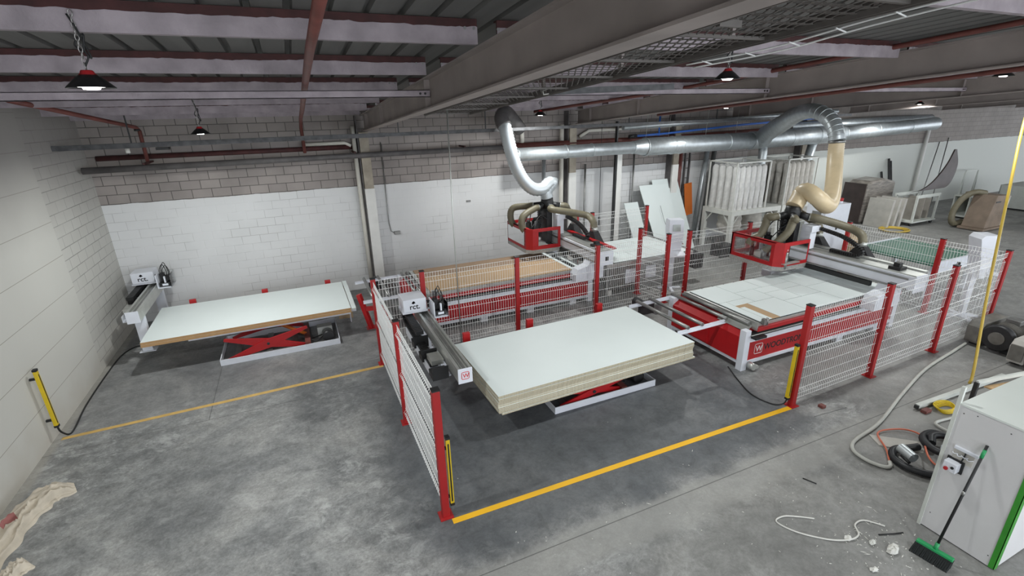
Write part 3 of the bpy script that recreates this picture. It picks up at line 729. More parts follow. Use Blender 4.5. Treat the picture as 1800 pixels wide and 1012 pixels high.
board(-1.13, 10.47, 3.52, 1.80, 0.503, 0.048, 0.004, 'thick tan-edged white board lying under the top board of the left stack', 'boards on the left lift', edge='tanedge')
board(-1.13, 10.47, 3.51, 1.80, 0.551, 0.048, 0.004, 'topmost white board with tan edge on the left lift', 'boards on the left lift', edge='tanedge')
board(0.685, 10.5, 0.085, 1.88, 0.56, 0.03, 0.0, 'narrow white strip standing off the right end of the left boards', 'boards on the left lift', edge='offwhite')
solid(MB().box(0.62, 0.74, 9.75, 11.2, 0.45, 0.559), 'support_ledge', 'white', 'white ledge carrying the narrow strip at the right end of the left boards', 'ledge')
solid(MB().box(0.64, 0.66, 10.3, 10.4, 0, 0.449).box(0.64, 0.66, 11.0, 11.1, 0, 0.449), 'ledge_leg', 'white', 'white legs under the ledge at the right end of the left boards', 'leg')
for x, y, h, s_ in ((-2.35, 11.42, 0.66, 'left-hand'), (-0.98, 11.42, 0.66, 'middle'), (0.33, 11.42, 0.66, 'right-hand')):
    solid(MB().box(x - .06, x + .06, y, y + 0.07, 0, h).box(x - .1, x + .1, y - .01, y + 0.15, 0, 0.012), 'stop_post', 'red', s_ + ' red stop post behind the boards on the left lift', 'post', 'red stop posts', bevel=0.004)
for x, y, h, s_ in ((2.23, 7.10, 0.74, 'left-hand'), (3.43, 7.14, 0.74, 'middle'), (4.93, 7.20, 0.74, 'right-hand')):
    solid(MB().box(x - .06, x + .06, y, y + 0.07, 0, h).box(x - .1, x + .1, y - .01, y + 0.15, 0, 0.012), 'stop_post', 'red', s_ + ' red stop post behind the big board stack', 'post', 'red stop posts', bevel=0.004)
t = thing('guard_stand', 'bent red steel stand on the floor left of the fence corner', 'stand', (1.1, 9.8, 0))
MB().bar((1.0, 9.8, 0), (0.84, 9.9, 0.74), 0.10, 0.08).build('post', 'red', t, bevel=0.004)
MB().bar((1.40, 9.68, 0), (1.22, 9.8, 0.46), 0.09, 0.07).build('post', 'red', t, bevel=0.004)
MB().bar((0.92, 9.85, 0.42), (1.25, 9.8, 0.42), 0.08, 0.08).build('cross_bar', 'red', t)
MB().box(0.9, 1.1, 9.72, 9.9, 0, 0.012).box(1.3, 1.5, 9.6, 9.78, 0, 0.012).build('foot_plate', 'red', t)
solid(MB().slab([(0.42, 10.6, 0), (0.72, 10.55, 0), (0.75, 10.95, 0), (0.47, 11.0, 0)], 0.006), 'cardboard_scrap', 'carton', 'flat piece of cardboard on the floor right of the left lift', 'cardboard')

# ------------------------------------------------------------------ label printers on rails
def loader(x, y0, y1, ybox, label, near=True, dz=0.0):
    t = thing('labelling_rail', label, 'machine', (x, (y0 + y1) / 2, 0))
    b_ = MB().box(x - 0.095, x + 0.095, y0 + 0.012, y1, 0.55, 0.70).box(x - 0.095, x - 0.055, y0 + 0.012, y1, 0.70, 0.745).box(x + 0.06, x + 0.095, y0 + 0.012, y1, 0.70, 0.755).build('beam', 'alu', t, bevel=0.003)
    MB().box(x - 0.005, x + 0.03, y0 + 0.03, y1, 0.70, 0.725).build('linear_rail', 'steel', b_)
    c = MB().box(x - 0.10, x + 0.10, y0, y0 + 0.012, 0.54, 0.76).build('end_cap', 'white', t, bevel=0.003)
    # rounded square badge with a W
    mb = MB(); R_ = 0.052; cz = 0.655; pts = []
    for cx_, cz_, a0 in ((1, 1, 0), (-1, 1, 90), (-1, -1, 180), (1, -1, 270)):
        for k in range(5):
            a = math.radians(a0 + k * 22.5); pts.append((x + cx_ * (R_ - .018) + .018 * math.cos(a), y0 - 0.0015, cz + cz_ * (R_ - .018) + .018 * math.sin(a)))
    if near: mb.tube(pts + [pts[0]], 0.0045, 4, False, False).build('logo', 'logored', c)
    if near: text('W', 0.085, frame_mtx((x - 0.037, y0 - 0.001, cz - 0.03), (1, 0, 0), (0, 0, 1)), 'logored', c, 'logo_letter', 0.001, 0.001)
    for y in ((y0 + 1.3, y1 - 0.3) if near else (y0 + .35, y1 - .3)):
        MB().box(x - 0.08, x + 0.08, y - 0.06, y + 0.06, -dz, 0.55).box(x - .13, x + .13, y - .1, y + .1, -dz, 0.012 - dz).build('pedestal', 'white', t)
    MB().box(x - 0.33, x - 0.11, y0 + 0.55, y1 - 0.3, 0.40, 0.42).box(x - 0.33, x - 0.315, y0 + .55, y1 - .3, .42, .52).build('cable_trough', 'white', t)
    ch = MB(); y = y0 + 0.7
    while y < ybox + 0.1:
        ch.box(x - 0.31, x - 0.19, y, y + 0.045, 0.50, 0.56); y += 0.06
    for k in range(7):
        a = math.pi * k / 6; ch.box(x - .31, x - .19, ybox + .1 + .1 * math.sin(a), ybox + .14 + .1 * math.sin(a), .60 - .09 * math.cos(a), .66 - .09 * math.cos(a))
    y = ybox - 0.9
    while y < ybox + 0.1:
        ch.box(x - 0.31, x - 0.19, y, y + 0.045, 0.68, 0.74); y += 0.06
    ch.build('cable_chain', 'black', t)
    for y in ((y0 + 0.35, y0 + 0.95, y0 + 1.45) if near else (y0 + 1.2, y0 + 1.6)):
        MB().box(x - 0.36, x - 0.13, y, y + 0.22, 0.47, 0.56).box(x - 0.36, x - 0.13, y, y + 0.02, 0.56, 0.66).build('chain_guide', 'black', t)
    MB().box(x - 0.30, x - 0.12, y0 + 0.62, y0 + 0.9, 0.56, 0.63).build('servo_drive', 'alu', t)
    bx = MB().box(x - 0.34, x + 0.05, ybox - 0.20, ybox + 0.20, 0.80, 1.02).build('printer_box', 'white', t, bevel=0.006)
    MB().box(x - 0.36, x + 0.07, ybox - 0.18, ybox + 0.18, 0.765, 0.80).build('carriage', 'white', t)
    text('rct.', 0.13, frame_mtx((x - 0.24, ybox - 0.2015, 0.845), (1, 0, 0), (0, 0, 1)), 'ink', bx, 'logo_letters', 0.001, 0.002)
    mb = MB()
    mb.disc((x - 0.17, ybox - 0.2012, 0.955), 0.02, (0, -1, 0), 14)
    mb.add([(x - .20, ybox - .2012, .945), (x - .135, ybox - .2012, .945), (x - .145, ybox - .2012, .975), (x - .165, ybox - .2012, .99), (x - .19, ybox - .2012, .97)], [(0, 1, 2, 3, 4)])
    mb.build('logo_figure', 'ink', bx)
    hd = MB().box(x + 0.13, x + 0.36, ybox - 0.42, ybox - 0.10, 0.70, 0.715).box(x + .12, x + .135, ybox - .42, ybox - .1, .70, .98).build('print_tray', 'white', t)
    MB().box(x + 0.35, x + 0.362, ybox - 0.42, ybox + 0.05, 0.70, 0.95).box(x + .12, x + .36, ybox + .04, ybox + .05, .70, .97).build('tray_guard', 'clear', t)
    MB().box(x + 0.15, x + 0.33, ybox - 0.36, ybox - 0.12, 0.716, 0.80).box(x + .16, x + .24, ybox - .26, ybox - .14, .80, .97).cyl((x + .27, ybox - .3, .86), (x + .27, ybox - .12, .86), 0.055, 16).build('label_head', 'black', t)
    MB().box(x + 0.245, x + 0.27, ybox - 0.37, ybox - 0.33, 0.80, 0.93).box(x + .2, x + .3, ybox - .375, ybox - .362, .74, .78).build('label_plate', 'white', t)
    for k, (dx, dz) in enumerate(((0, .22), (.05, .19), (.03, .26))):
        MB().tube(spline([(x + .2 + dx, ybox - .2, .9), (x + .17 + dx, ybox - .22, 1.02), (x + .24 + dx, ybox - .2, .93 + dz), (x + .29 + dx, ybox - .22, 1.0), (x + .27 + dx, ybox - .2, .9)], 6), 0.007, 6).build('looped_cable', 'black', t)
    MB().tube(spline([(x + 0.05, ybox - .1, .92), (x + .12, ybox - .14, .93), (x + .22, ybox - .2, .92)], 6), 0.012, 6).build('signal_cable', 'black', t)
    t.location.z = dz
    return t
loader(1.675, 5.50, 8.04, 7.87, 'white label printer rail with logo end cap left of the big board stack')
loader(-3.02, 10.05, 12.3, 11.95, 'dusty label printer rail in the corner left of the left boards', False, .14)

# ------------------------------------------------------------------ routers
def router(ox, oy, gx, hy, label, written):
    t = thing('cnc_router', label, 'machine', (ox, oy, 0))
    def B(x0, x1, y0, y1, z0, z1): return MB().box(ox + x0, ox + x1, oy + y0, oy + y1, z0, z1)
    W_, XR = 1.80, 3.70
    # frame
    for y0 in (-.02, W_ - .10):
        for x0 in (-.31, XR - .02): B(x0, x0 + .12, y0, y0 + .12, 0, .73).build('corner_post', 'white', t, bevel=0.004)
    B(-.19, XR - .02, -.015, .05, .11, .17).build('lower_rail', 'white', t)
    B(-.19, XR - .02, W_ - .05, W_ + .015, .11, .17).build('lower_rail', 'white', t)
    B(-.30, -.24, .10, W_ - .1, .11, .17).build('lower_rail', 'white', t)
    for x in (1.12, 2.22, 3.30): B(x - .08, x + .08, .0, .13, 0, .11).build('foot', 'white', t); 
    sp = B(-.19, XR - .02, .0, .02, .17, .52).build('side_panel', 'red', t)
    B(-.19, XR - .02, W_ - .02, W_, .17, .52).build('side_panel', 'red', t)
    B(-.19, XR + .1, -.03, .06, .52, .60).build('upper_rail', 'white', t, bevel=0.003)
    B(-.19, XR + .1, -.015, .06, .60, .66).build('rail_recess', 'dark', t)
    MB().cyl((ox - .2, oy - .03, .635), (ox + XR + .1, oy - .03, .635), 0.014, 8).build('linear_rail', 'steel', t)
    B(-.06, XR + .1, -.03, .06, .68, .755).build('top_rail', 'red', t, bevel=0.006)
    MB().prism([(ox - .315, .17), (ox - .315, .60), (ox - .10, .735), (ox + .02, .735), (ox + .02, .17)], 'y', oy + .10, oy + W_ - .10).build('end_housing', 'red', t, bevel=0.004)
    MB().prism([(ox - .318, .20), (ox - .318, .57), (ox - .33, .57), (ox - .33, .20)], 'y', oy + .75, oy + W_ - .2).build('access_cover', 'red', t, bevel=0.003)
    MB().prism([(ox - .2, .665), (ox - .05, .755), (ox - .08, .775), (ox - .23, .69)], 'y', oy + .08, oy + .68).build('edge_channel', 'alu', t)
    # bed
    B(-.02, XR - .1, .02, 1.66, .74, .80).build('bed_base', 'alu', t)
    bd = B(-.05, XR - .08, -.0, 1.68, .80, .828).build('spoil_board', 'alu', t)
    mb = MB()
    for k in range(12): mb.box(ox + .35 + k * .28, ox + .37 + k * .28, oy + .0, oy + 1.68, .8285, .8295)
    mb.build('vacuum_groove', 'dark', bd)
    MB().cyl((ox - .12, oy + .10, .80), (ox - .12, oy + 1.66, .80), 0.035, 12).build('front_roller', 'steel', t)
    B(-.07, -.055, -.02, 1.7, .70, .84).build('edge_plate', 'alu', t)
    # infeed arms and rollers
    for y in (.53, 1.85):
        MB().bar((ox - 1.25, oy + y, .68), (ox - .18, oy + y, .70), 0.010, 0.06).bar((ox - 1.25, oy + y - .02, .655), (ox - .18, oy + y - .02, .675), 0.04, 0.008).build('infeed_arm', 'white', t)
    for x in (-1.05, -.74, -.2): MB().cyl((ox + x, oy + .50, .745), (ox + x, oy + 1.88, .745), 0.032, 14).build('roller', 'steel', t)
    MB().cyl((ox - .75, oy + 1.95, .55), (ox - .75, oy + 2.3, .55), 0.09, 18).box(ox - .95, ox - .62, oy + 1.88, oy + 1.95, .42, .68).build('roller_motor', 'dark', t)
    MB().cyl((ox - .45, oy + 1.98, .42), (ox - .45, oy + 2.2, .42), 0.11, 18).build('blower', 'steel', t)
    # near-side hardware
    B(-.20, .05, -.13, -.03, .60, .64).build('stop_bracket', 'black', t)
    MB().cyl((ox - .15, oy - .14, .1), (ox - .15, oy - .03, .1), 0.06, 12).cyl((ox - .05, oy - .12, .07), (ox - .05, oy - .05, .07), 0.035, 10).build('air_valve', 'alu', t)
    MB().box(ox + .02, ox + .08, oy - .06, oy + .0, .80, .90).cyl((ox + .12, oy - .03, .78), (ox + .12, oy - .03, .9), 0.022, 8).build('pop_up_stop', 'steel', t)
    # gantry
    y0, y1 = -.62, 2.62
    g = B(gx + .03, gx + .36, y0, y1, 1.09, 1.34).build('gantry_beam', 'white', t, bevel=0.005)
    MB().box(ox + gx + .005, ox + gx + .03, oy + y0 + .1, oy + y1 - .1, 1.27, 1.30).box(ox + gx + .0, ox + gx + .03, oy + y0 + .1, oy + y1 - .1, 1.09, 1.115).build('guide_rail', 'steel', g)
    MB().box(ox + gx - .03, ox + gx + .04, oy + .05, oy + 1.75, .99, 1.075).build('dust_skirt', 'black', t)
    B(gx + .05, gx + .34, y0 + .0, y1, 1.34, 1.365).build('beam_cover', 'alu', t)
    MB().box(ox + gx + .03, ox + gx + .36, oy + y0 - .015, oy + y0, 1.05, 1.36).build('beam_end_plate', 'white', t, bevel=0.003)
    mb = MB(); mb.box(ox + gx + .16, ox + gx + .24, oy + y0 - .017, oy + y0 - .015, 1.15, 1.24).build('end_label', 'ink', t) if not written else None
    for y in (-.30, 1.86):
        MB().prism([(ox + gx - .36, .66), (ox + gx + .36, .66), (ox + gx + .36, 1.09), (ox + gx + .02, 1.09), (ox + gx - .05, .98), (ox + gx - .30, .92), (ox + gx - .36, .80)], 'y', oy + y, oy + y + .24).build('gantry_leg', 'white', t, bevel=0.005)
    MB().box(ox + gx + .1, ox + gx + .3, oy + y0 + .3, oy + y0 + .5, 1.365, 1.42).box(ox + gx + .15, ox + gx + .25, oy + y0 + .35, oy + y0 + .45, 1.42, 1.49).build('limit_sensor', 'black', t)
    # hood
    hx0, hx1 = gx - .87, gx - .01; ya, yb = hy, hy + 1.22; zb, zt_ = 1.10, 1.60; e = .05
    out = [(hx1, ya), (hx0 + .12, ya), (hx0, ya + .13), (hx0, yb), (hx1, yb)]
    P = [(ox + a, oy + c) for a, c in out]
    def ringz(z0, z1, tk=.03):
        mb = MB()
        for i in range(4):
            (ax_, ay_), (bx_, by_) = P[i], P[i + 1]
            d = Vector((bx_ - ax_, by_ - ay_, 0)).normalized(); nn = Vector((d.y, -d.x, 0))
            mb.slab([Vector((ax_, ay_, z0)), Vector((bx_, by_, z0)), Vector((bx_, by_, z1)), Vector((ax_, ay_, z1))], tk)
        return mb
    hd = ringz(zb, zb + .085).build('hood_frame', 'red', t)
    mb = ringz(zt_ - .075, zt_)
    for (ax_, ay_), (bx_, by_), u0, u1 in ((P[0], P[1], 0, .08), (P[0], P[1], .80, 1), (P[1], P[2], 0, 1), (P[2], P[3], 0, .07), (P[2], P[3], .95, 1), (P[3], P[4], 0, .08), (P[3], P[4], .92, 1)):
        a = Vector((ax_, ay_, 0)).lerp(Vector((bx_, by_, 0)), u0); c = Vector((ax_, ay_, 0)).lerp(Vector((bx_, by_, 0)), u1)
        mb.slab([a + Vector((0, 0, zb + .08)), c + Vector((0, 0, zb + .08)), c + Vector((0, 0, zt_ - .07)), a + Vector((0, 0, zt_ - .07))], .03)
    mb.box(P[2][0], P[0][0], P[3][1] - .02, P[3][1] + .01, zt_ - .02, zt_); mb.box(P[2][0], P[2][0] + .1, oy + ya + .1, oy + yb, zt_ - .012, zt_)
    mb.build('hood_frame', 'red', t)
    for i, u0, u1 in ((0, .08, .80), (2, .07, .95), (3, .08, .92)):
        a, c = Vector((*P[i], 0)), Vector((*P[i + 1], 0)); p, q = a.lerp(c, u0), a.lerp(c, u1)
        d = (q - p).normalized(); nn = Vector((-d.y, d.x, 0)) * .012
        MB().add([p + nn + Vector((0, 0, zb + .08)), q + nn + Vector((0, 0, zb + .08)), q + nn + Vector((0, 0, zt_ - .07)), p + nn + Vector((0, 0, zt_ - .07))], [(0, 1, 2, 3)]).build('window_pane', 'clear', t)
    mb = ringz(zb - .09, zb, .006).build('brush_skirt', 'skirt', t)
    # spindle cluster
    ym = ya + (.44 if written else .56); sx = gx - .42
    MB().box(ox + gx - .16, ox + gx - .02, oy + ym - .16, oy + ym + .18, 1.12, 1.90).build('head_plate', 'dark', t, bevel=0.005)
    for dx, dy, r, z0, z1 in ((-.05, -.12, .085, 1.02, 1.72), (-.10, .16, .075, 1.06, 1.62), (-.3, .04, .055, 1.02, 1.45), (-.28, -.22, .05, 1.05, 1.42), (-.3, .34, .045, 1.05, 1.36), (-.22, -.42, .04, 1.05, 1.4)):
        MB().cyl((ox + sx + dx, oy + ym + dy, z0), (ox + sx + dx, oy + ym + dy, z1), r, 18).cyl((ox + sx + dx, oy + ym + dy, z1), (ox + sx + dx, oy + ym + dy, z1 + .06), r * .6, 12).build('spindle', random.choice(['dark', 'steel', 'dark']), t)
    for k in range(7):
        a = (ox + sx + random.uniform(-.3, .15), oy + ym + random.uniform(-.35, .4), random.uniform(1.35, 1.6)); c = (ox + gx - .15, oy + ym + random.uniform(-.2, .2), random.uniform(1.7, 1.92))
        MB().tube(spline([a, ((a[0] + c[0]) / 2 + random.uniform(-.1, .1), (a[1] + c[1]) / 2 + random.uniform(-.1, .1), max(a[2], c[2]) + random.uniform(.0, .12)), c], 6), 0.011, 6).build('cable', 'black', t)
    B(sx - gx + gx - .34, sx + .12, ym - .5, ym + .52, 1.16, 1.175).build('tool_plate', 'alu', t)
    mb = MB(); zz = 1.25
    while zz < 1.98: mb.box(ox + gx - .30, ox + gx - .22, oy + ym + .02, oy + ym + .10, zz, zz + .035); zz += .048
    mb.build('cable_chain', 'black', t)
    bx = MB().box(ox + gx - .02, ox + gx + .16, oy + ym - .42, oy + ym - .2, 1.38, 1.74).box(ox + gx - .04, ox + gx + .22, oy + ym - .45, oy + ym - .22, 1.74, 1.87).build('drive_box', 'white', t, bevel=0.004)
    # gantry cable chain draped behind the beam
    ch = MB(); pth = resample(spline([(ox + gx + .22, oy + ym - .46, 1.80), (ox + gx + .26, oy + ym - .9, 1.72), (ox + gx + .27, oy + ym - 1.2, 1.60), (ox + gx + .28, oy + ym - 1.32, 1.48), (ox + gx + .28, oy + ym - 1.18, 1.41), (ox + gx + .28, oy + ym - .7, 1.40)], 12), .045)
    for a, c in zip(pth[:-1], pth[1:]): ch.bar(a, a.lerp(c, .75), .085, .06)
    ch.build('gantry_chain', 'black', t)
    B(gx + .38, gx + .48, y0 + .05, ym - .2, 1.36, 1.39).build('chain_tray', 'red' if not written else 'alu', t)
    # manifold and suction hoses
    mx, my, mz = ox + gx - .07, oy + ym + .02, 2.06
    mf = MB().lathe([(.0, -.1), (.15, -.1), (.17, 0), (.15, .08), (.14, .16), (.0, .16)], (mx, my, mz)).box(mx - .1, mx + .1, my - .1, my + .1, mz - .2, mz - .08).build('manifold', 'black', t)
    ends = []
    for a in ((200, 150, -35, -100) if not written else (225, 165, 20, -62)):
        a = math.radians(a); d = Vector((math.cos(a), math.sin(a), -.12)); p = Vector((mx, my, mz)) + d * .1; q = Vector((mx, my, mz)) + d * .32
        MB().cyl(p, q, .072, 16).build('manifold_branch', 'black', t); MB().cyl(q, q + d * .04, .08, 16).build('hose_clamp', 'alu', t)
        ends.append((q + d * .02, d))
    hx = ox + sx
    if written:
        tg = [[(hx + .06, oy + ym - .24, 1.98), (hx - .06, oy + ym - .26, 1.78), (hx - .22, oy + ym - .18, 1.56), (hx - .36, oy + ym - .10, 1.44), (hx - .40, oy + ym - .06, 1.36)],
              [(hx - .12, oy + ym + .22, 2.0), (hx - .14, oy + ym + .24, 1.80), (hx - .22, oy + ym + .26, 1.62), (hx - .38, oy + ym + .32, 1.53), (hx - .42, oy + ym + .34, 1.42)]]
    else: tg = [[(hx - .42, oy + ym - .22, 1.86), (hx - .45, oy + ym - .25, 1.6), (hx - .26, oy + ym - .26, 1.42), (hx - .12, oy + ym - .24, 1.34)],
          [(hx - .40, oy + ym + .42, 1.95), (hx - .46, oy + ym + .40, 1.66), (hx - .3, oy + ym + .3, 1.44), (hx - .12, oy + ym + .22, 1.36)]]
    for (q, d), pts in zip(ends[:2], tg):
        ribbed(MB(), [q, q + d * .12] + pts, .084, .04, .09).build('suction_hose', 'hose', t)
    xb_ = ox + gx + .58
    hop = [(oy + ym - 1.12, ends[3]), (oy + ym - .2, ends[2])]
    for k, (yy, (q, d)) in enumerate(hop):
        zt2 = 1.58
        MB().add([(xb_ - .1, yy - .32, 1.2), (xb_ + .14, yy - .32, 1.2), (xb_ + .14, yy + .32, 1.2), (xb_ - .1, yy + .32, 1.2),
                  (xb_ - .07, yy - .07, zt2 - .04), (xb_ + .07, yy - .07, zt2 - .04), (xb_ + .07, yy + .07, zt2 - .04), (xb_ - .07, yy + .07, zt2 - .04)],
                 [(3, 2, 1, 0), (4, 5, 6, 7), (0, 1, 5, 4), (1, 2, 6, 5), (2, 3, 7, 6), (3, 0, 4, 7)]).build('suction_hopper', 'dark', t)
        MB().cyl((xb_, yy, zt2 - .05), (xb_, yy, zt2 + .05), .075, 16).build('hose_clamp', 'alu', t)
        if k == 0: pts = [q, q + d * .16, Vector((xb_ - .05, yy + .35, 1.86)), Vector((xb_, yy + .08, 1.76)), Vector((xb_, yy, zt2 + .02))]
        else: pts = [q, q + d * .12, Vector((xb_ - .1, yy + .14, 1.86)), Vector((xb_, yy + .04, 1.74)), Vector((xb_, yy, zt2 + .02))]
        ribbed(MB(), pts, .084, .04, .09).build('suction_hose', 'hose', t)
    if written:
        # badge and name on the red side
        lx, ly = ox + .06, oy - .001; pts = []
        for cx_, cz_, a0 in ((1, 1, 0), (-1, 1, 90), (-1, -1, 180), (1, -1, 270)):
            for k in range(5):
                a = math.radians(a0 + k * 22.5); pts.append((lx + cx_ * .062 + .028 * math.cos(a), ly, .345 + cz_ * .062 + .028 * math.sin(a)))
        MB().tube(pts + [pts[0]], .006, 4, False, False).build('logo', 'logowhite', sp)
        text('W', .15, frame_mtx((lx - .065, ly, .29), (1, 0, 0), (0, 0, 1)), 'logowhite', sp, 'logo_letter', .001, .002)
        text('WOODTRON', .155, frame_mtx((lx + .13, ly, .29), (1, 0, 0), (0, 0, 1)), 'ink', sp, 'maker_name', .001, .003)
    return t, Vector((mx, my, mz + .16))
R2, top2 = router(6.68, 5.12, 2.87, 1.35, 'red and white router in front at right, its bed under a cut white sheet', True)
R1, top1 = router(2.13, 9.02, 3.54, 1.03, 'red and white router against the back wall behind the mesh fence', False)

# ------------------------------------------------------------------ sheets on the routers
def cut_sheet(x0, y0, L_, W_, z, cells, label, group=None, core='mdf', th=.018, gap=.013):
    t = thing('cut_sheet', label, 'board', (x0 + L_ / 2, y0 + W_ / 2, z), group)
    MB().box(x0, x0 + L_, y0, y0 + W_, z, z + th - .010).build('core', 'ink', t)
    MB().box(x0 + .05 * L_ + .004, x0 + .14 * L_, y0 + .004, y0 + .55 * W_, z + th - .010, z + th - .006).build('exposed_board', core, t) if core == 'mdf' and L_ > 3 else None
    mb = MB()
    for a, b_, c, d in cells:
        mb.box(x0 + a * L_ + gap / 2, x0 + c * L_ - gap / 2, y0 + b_ * W_ + gap / 2, y0 + d * W_ - gap / 2, z + th - .010, z + th)
    mb.build('cut_panels', 'melamine', t)
    return t
cut_sheet(6.68, 5.125, 3.5, 1.62, .831,
    [(0, .55, .19, 1), (0, 0, .05, .55), (.05, 0, .085, .36), (.05, .42, .19, .55), (.135, 0, .33, .42), (.19, .42, .33, .72), (.19, .72, .40, 1),
     (.33, 0, .62, .30), (.33, .30, .47, .56), (.33, .56, .47, .72), (.47, .30, .62, .56), (.40, .72, .62, 1), (.47, .56, .62, .72), (.62, 0, 1, .5), (.62, .5, .8, 1), (.8, .5, 1, 1)],
    'white sheet cut into panels on the right router bed, one tan gap showing')
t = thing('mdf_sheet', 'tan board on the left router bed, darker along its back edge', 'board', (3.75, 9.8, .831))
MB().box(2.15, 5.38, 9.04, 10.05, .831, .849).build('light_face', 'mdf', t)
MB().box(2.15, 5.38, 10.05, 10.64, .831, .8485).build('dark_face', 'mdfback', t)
t = solid(MB().box(5.39, 5.47, 9.04, 10.6, .831, .849), 'edge_strip', 'melamine', 'narrow white strip at the right edge of the tan board', 'strip')
solid(MB().box(5.50, 5.58, 9.10, 10.2, .831, .847), 'slat_strip', 'bristle', 'dark slotted strip on the left router bed beside the white offcut', 'strip')
solid(MB().box(5.60, 5.73, 9.06, 10.3, .831, .849), 'offcut_strip', 'melamine', 'pale offcut strip on the left router bed just before the gantry', 'offcut')

# outfeed tables
t = thing('outfeed_table', 'grey steel outfeed table right of the left router', 'table', (7.6, 9.9, 0))
MB().box(6.35, 8.95, 9.05, 10.85, .72, .80).build('table_top', 'alu', t)
MB().box(6.45, 8.85, 9.08, 9.10, .14, .72).build('side_panel', 'steel', t)
MB().box(6.9, 7.3, 9.06, 9.08, .25, .6).box(7.5, 7.8, 9.06, 9.08, .3, .6).build('access_panel', 'white', t)
for x in (6.5, 8.8):
    for y in (9.15, 10.75): MB().box(x - .05, x + .05, y - .05, y + .05, 0, .72).build('leg', 'column', t)
MB().cyl((9.0, 9.02, .76), (9.0, 10.88, .76), .05).build('end_roller', 'dark', t)
MB().box(8.95, 9.2, 8.95, 9.15, .35, .72).build('drive_motor', 'black', t)
cut_sheet(6.55, 9.08, 2.3, 1.72, .802, [(0, 0, .34, .36), (.34, 0, .66, .36), (.66, 0, 1, .5), (0, .36, .25, .7), (.25, .36, .66, .7), (0, .7, .45, 1), (.45, .7, .66, 1), (.66, .5, 1, 1)],
    'white sheet cut into panels on the outfeed table behind the fence')
t = thing('outfeed_conveyor', 'green belt outfeed conveyor beyond the right fence', 'conveyor', (12.8, 6.2, 0))
MB().box(12.6, 14.3, 5.65, 7.3, .78, .86).build('belt', 'greenbelt', t)
MB().box(12.6, 14.3, 5.60, 5.65, .62, .88).build('side_rail', 'white', t)
MB().box(12.6, 14.3, 7.3, 7.35, .62, .88).build('side_rail', 'white', t)
for x in (12.7, 14.2):
    for y in (5.7, 7.25): MB().box(x - .04, x + .04, y - .04, y + .04, 0, .78).build('leg', 'white', t)
MB().cyl((12.6, 5.65, .82), (12.6, 7.3, .82), .04).build('roller', 'greenbelt', t)
solid(MB().box(12.6, 13.1, 7.5, 8.4, 0.0, 1.05), 'cardboard_box', 'carton', 'tall tan cardboard box seen through mesh by the white electrical cabinet', 'box', bevel=.005)

# consoles and electrical cabinet
def console(x, y, a, label):
    t = thing('control_console', label, 'console', (x, y, 0))
    c, s_ = math.cos(a), math.sin(a)
    def W(px, py, pz): return (x + c * px - s_ * py, y + s_ * px + c * py, pz * 1.18)
    def pr(poly, y0, y1):
        n = len(poly); mb = MB()
        return mb.add([W(u, y0, v) for u, v in poly] + [W(u, y1, v) for u, v in poly], [list(range(n - 1, -1, -1)), list(range(n, 2 * n))] + [(i, (i + 1) % n, n + (i + 1) % n, n + i) for i in range(n)])
    pr([(-.32, 0), (.3, 0), (.3, .03), (.1, .06), (-.1, .06), (-.32, .03)], -.03, .03).build('foot', 'white', t)
    pr([(-.05, 0), (.05, 0), (.05, .03), (-.05, .03)], -.28, .28).build('foot', 'white', t)
    pr([(-.06, .05), (.02, .05), (.05, .85), (-.05, .85)], -.05, .05).build('column', 'white', t)
    h = pr([(-.10, .74), (-.20, 1.16), (-.16, 1.48), (.10, 1.48), (.16, 1.42), (.06, 1.05), (.0, .74)], -.17, .17).build('head', 'white', t, bevel=.006)
    MB().add([W(-.2055, -.09, 1.26), W(-.2055, .09, 1.26), W(-.181, .09, 1.39), W(-.181, -.09, 1.39)], [(0, 1, 2, 3)]).build('screen', 'screen', h)
    pr([(-.42, .78), (-.1, .83), (-.1, .86), (-.42, .81)], -.2, .2).build('keyboard_shelf', 'white', t)
    MB().tube([W(.2, -.15, .86), W(.2, -.15, .95)], .03, 10).build('mouse_holder', 'black', t)
    for k in range(3): MB().cyl(W(-.1 + .05 * k, -.201, .98), W(-.1 + .05 * k, -.215, .98), .014, 10).build('button', 'logored' if k == 0 else 'black', t)
    return t
console(8.08, 8.86, 1.15, 'white curved control console standing behind the long fence run')
console(12.22, 4.80, 2.6, 'white control console standing behind the last red post on the right')
t = thing('electrical_cabinet', 'tall white electrical cabinet with red beacon behind the right router', 'cabinet', (12.05, 7.87, 0))
MB().box(11.6, 12.5, 7.62, 8.12, .06, 1.9).build('body', 'white', t, bevel=.006)
MB().box(11.62, 12.48, 7.64, 8.1, 0, .06).build('plinth', 'dark', t)
MB().box(11.59, 11.6, 7.66, 8.08, .12, 1.86).build('side_door', 'white', t, bevel=.003)
MB().box(11.583, 11.592, 7.72, 7.95, 1.45, 1.75).build('vent_grille', 'steel', t)
MB().cyl((12.3, 7.75, 1.9), (12.3, 7.75, 1.95), .04, 14).build('beacon_base', 'white', t)
MB().cyl((12.3, 7.75, 1.95), (12.3, 7.75, 2.02), .045, 14).build('beacon', 'lampred', t)
MB().cyl((12.1, 7.61, 1.3), (12.1, 7.625, 1.3), .03, 12).build('isolator_switch', 'black', t)
t = thing('foot_motor', 'small black motor on the floor between the fence and right router', 'motor', (8.2, 7.8, 0))
MB().cyl((8.1, 7.75, .12), (8.35, 7.8, .12), .11, 18).box(8.15, 8.3, 7.68, 7.86, 0, .03).build('body', 'black', t)
t = thing('foot_motor', 'small black motor on the floor below the control console', 'motor', (7.62, 7.75, 0))
MB().cyl((7.5, 7.7, .14), (7.75, 7.76, .14), .12, 18).box(7.55, 7.7, 7.63, 7.83, 0, .03).build('body', 'black', t)

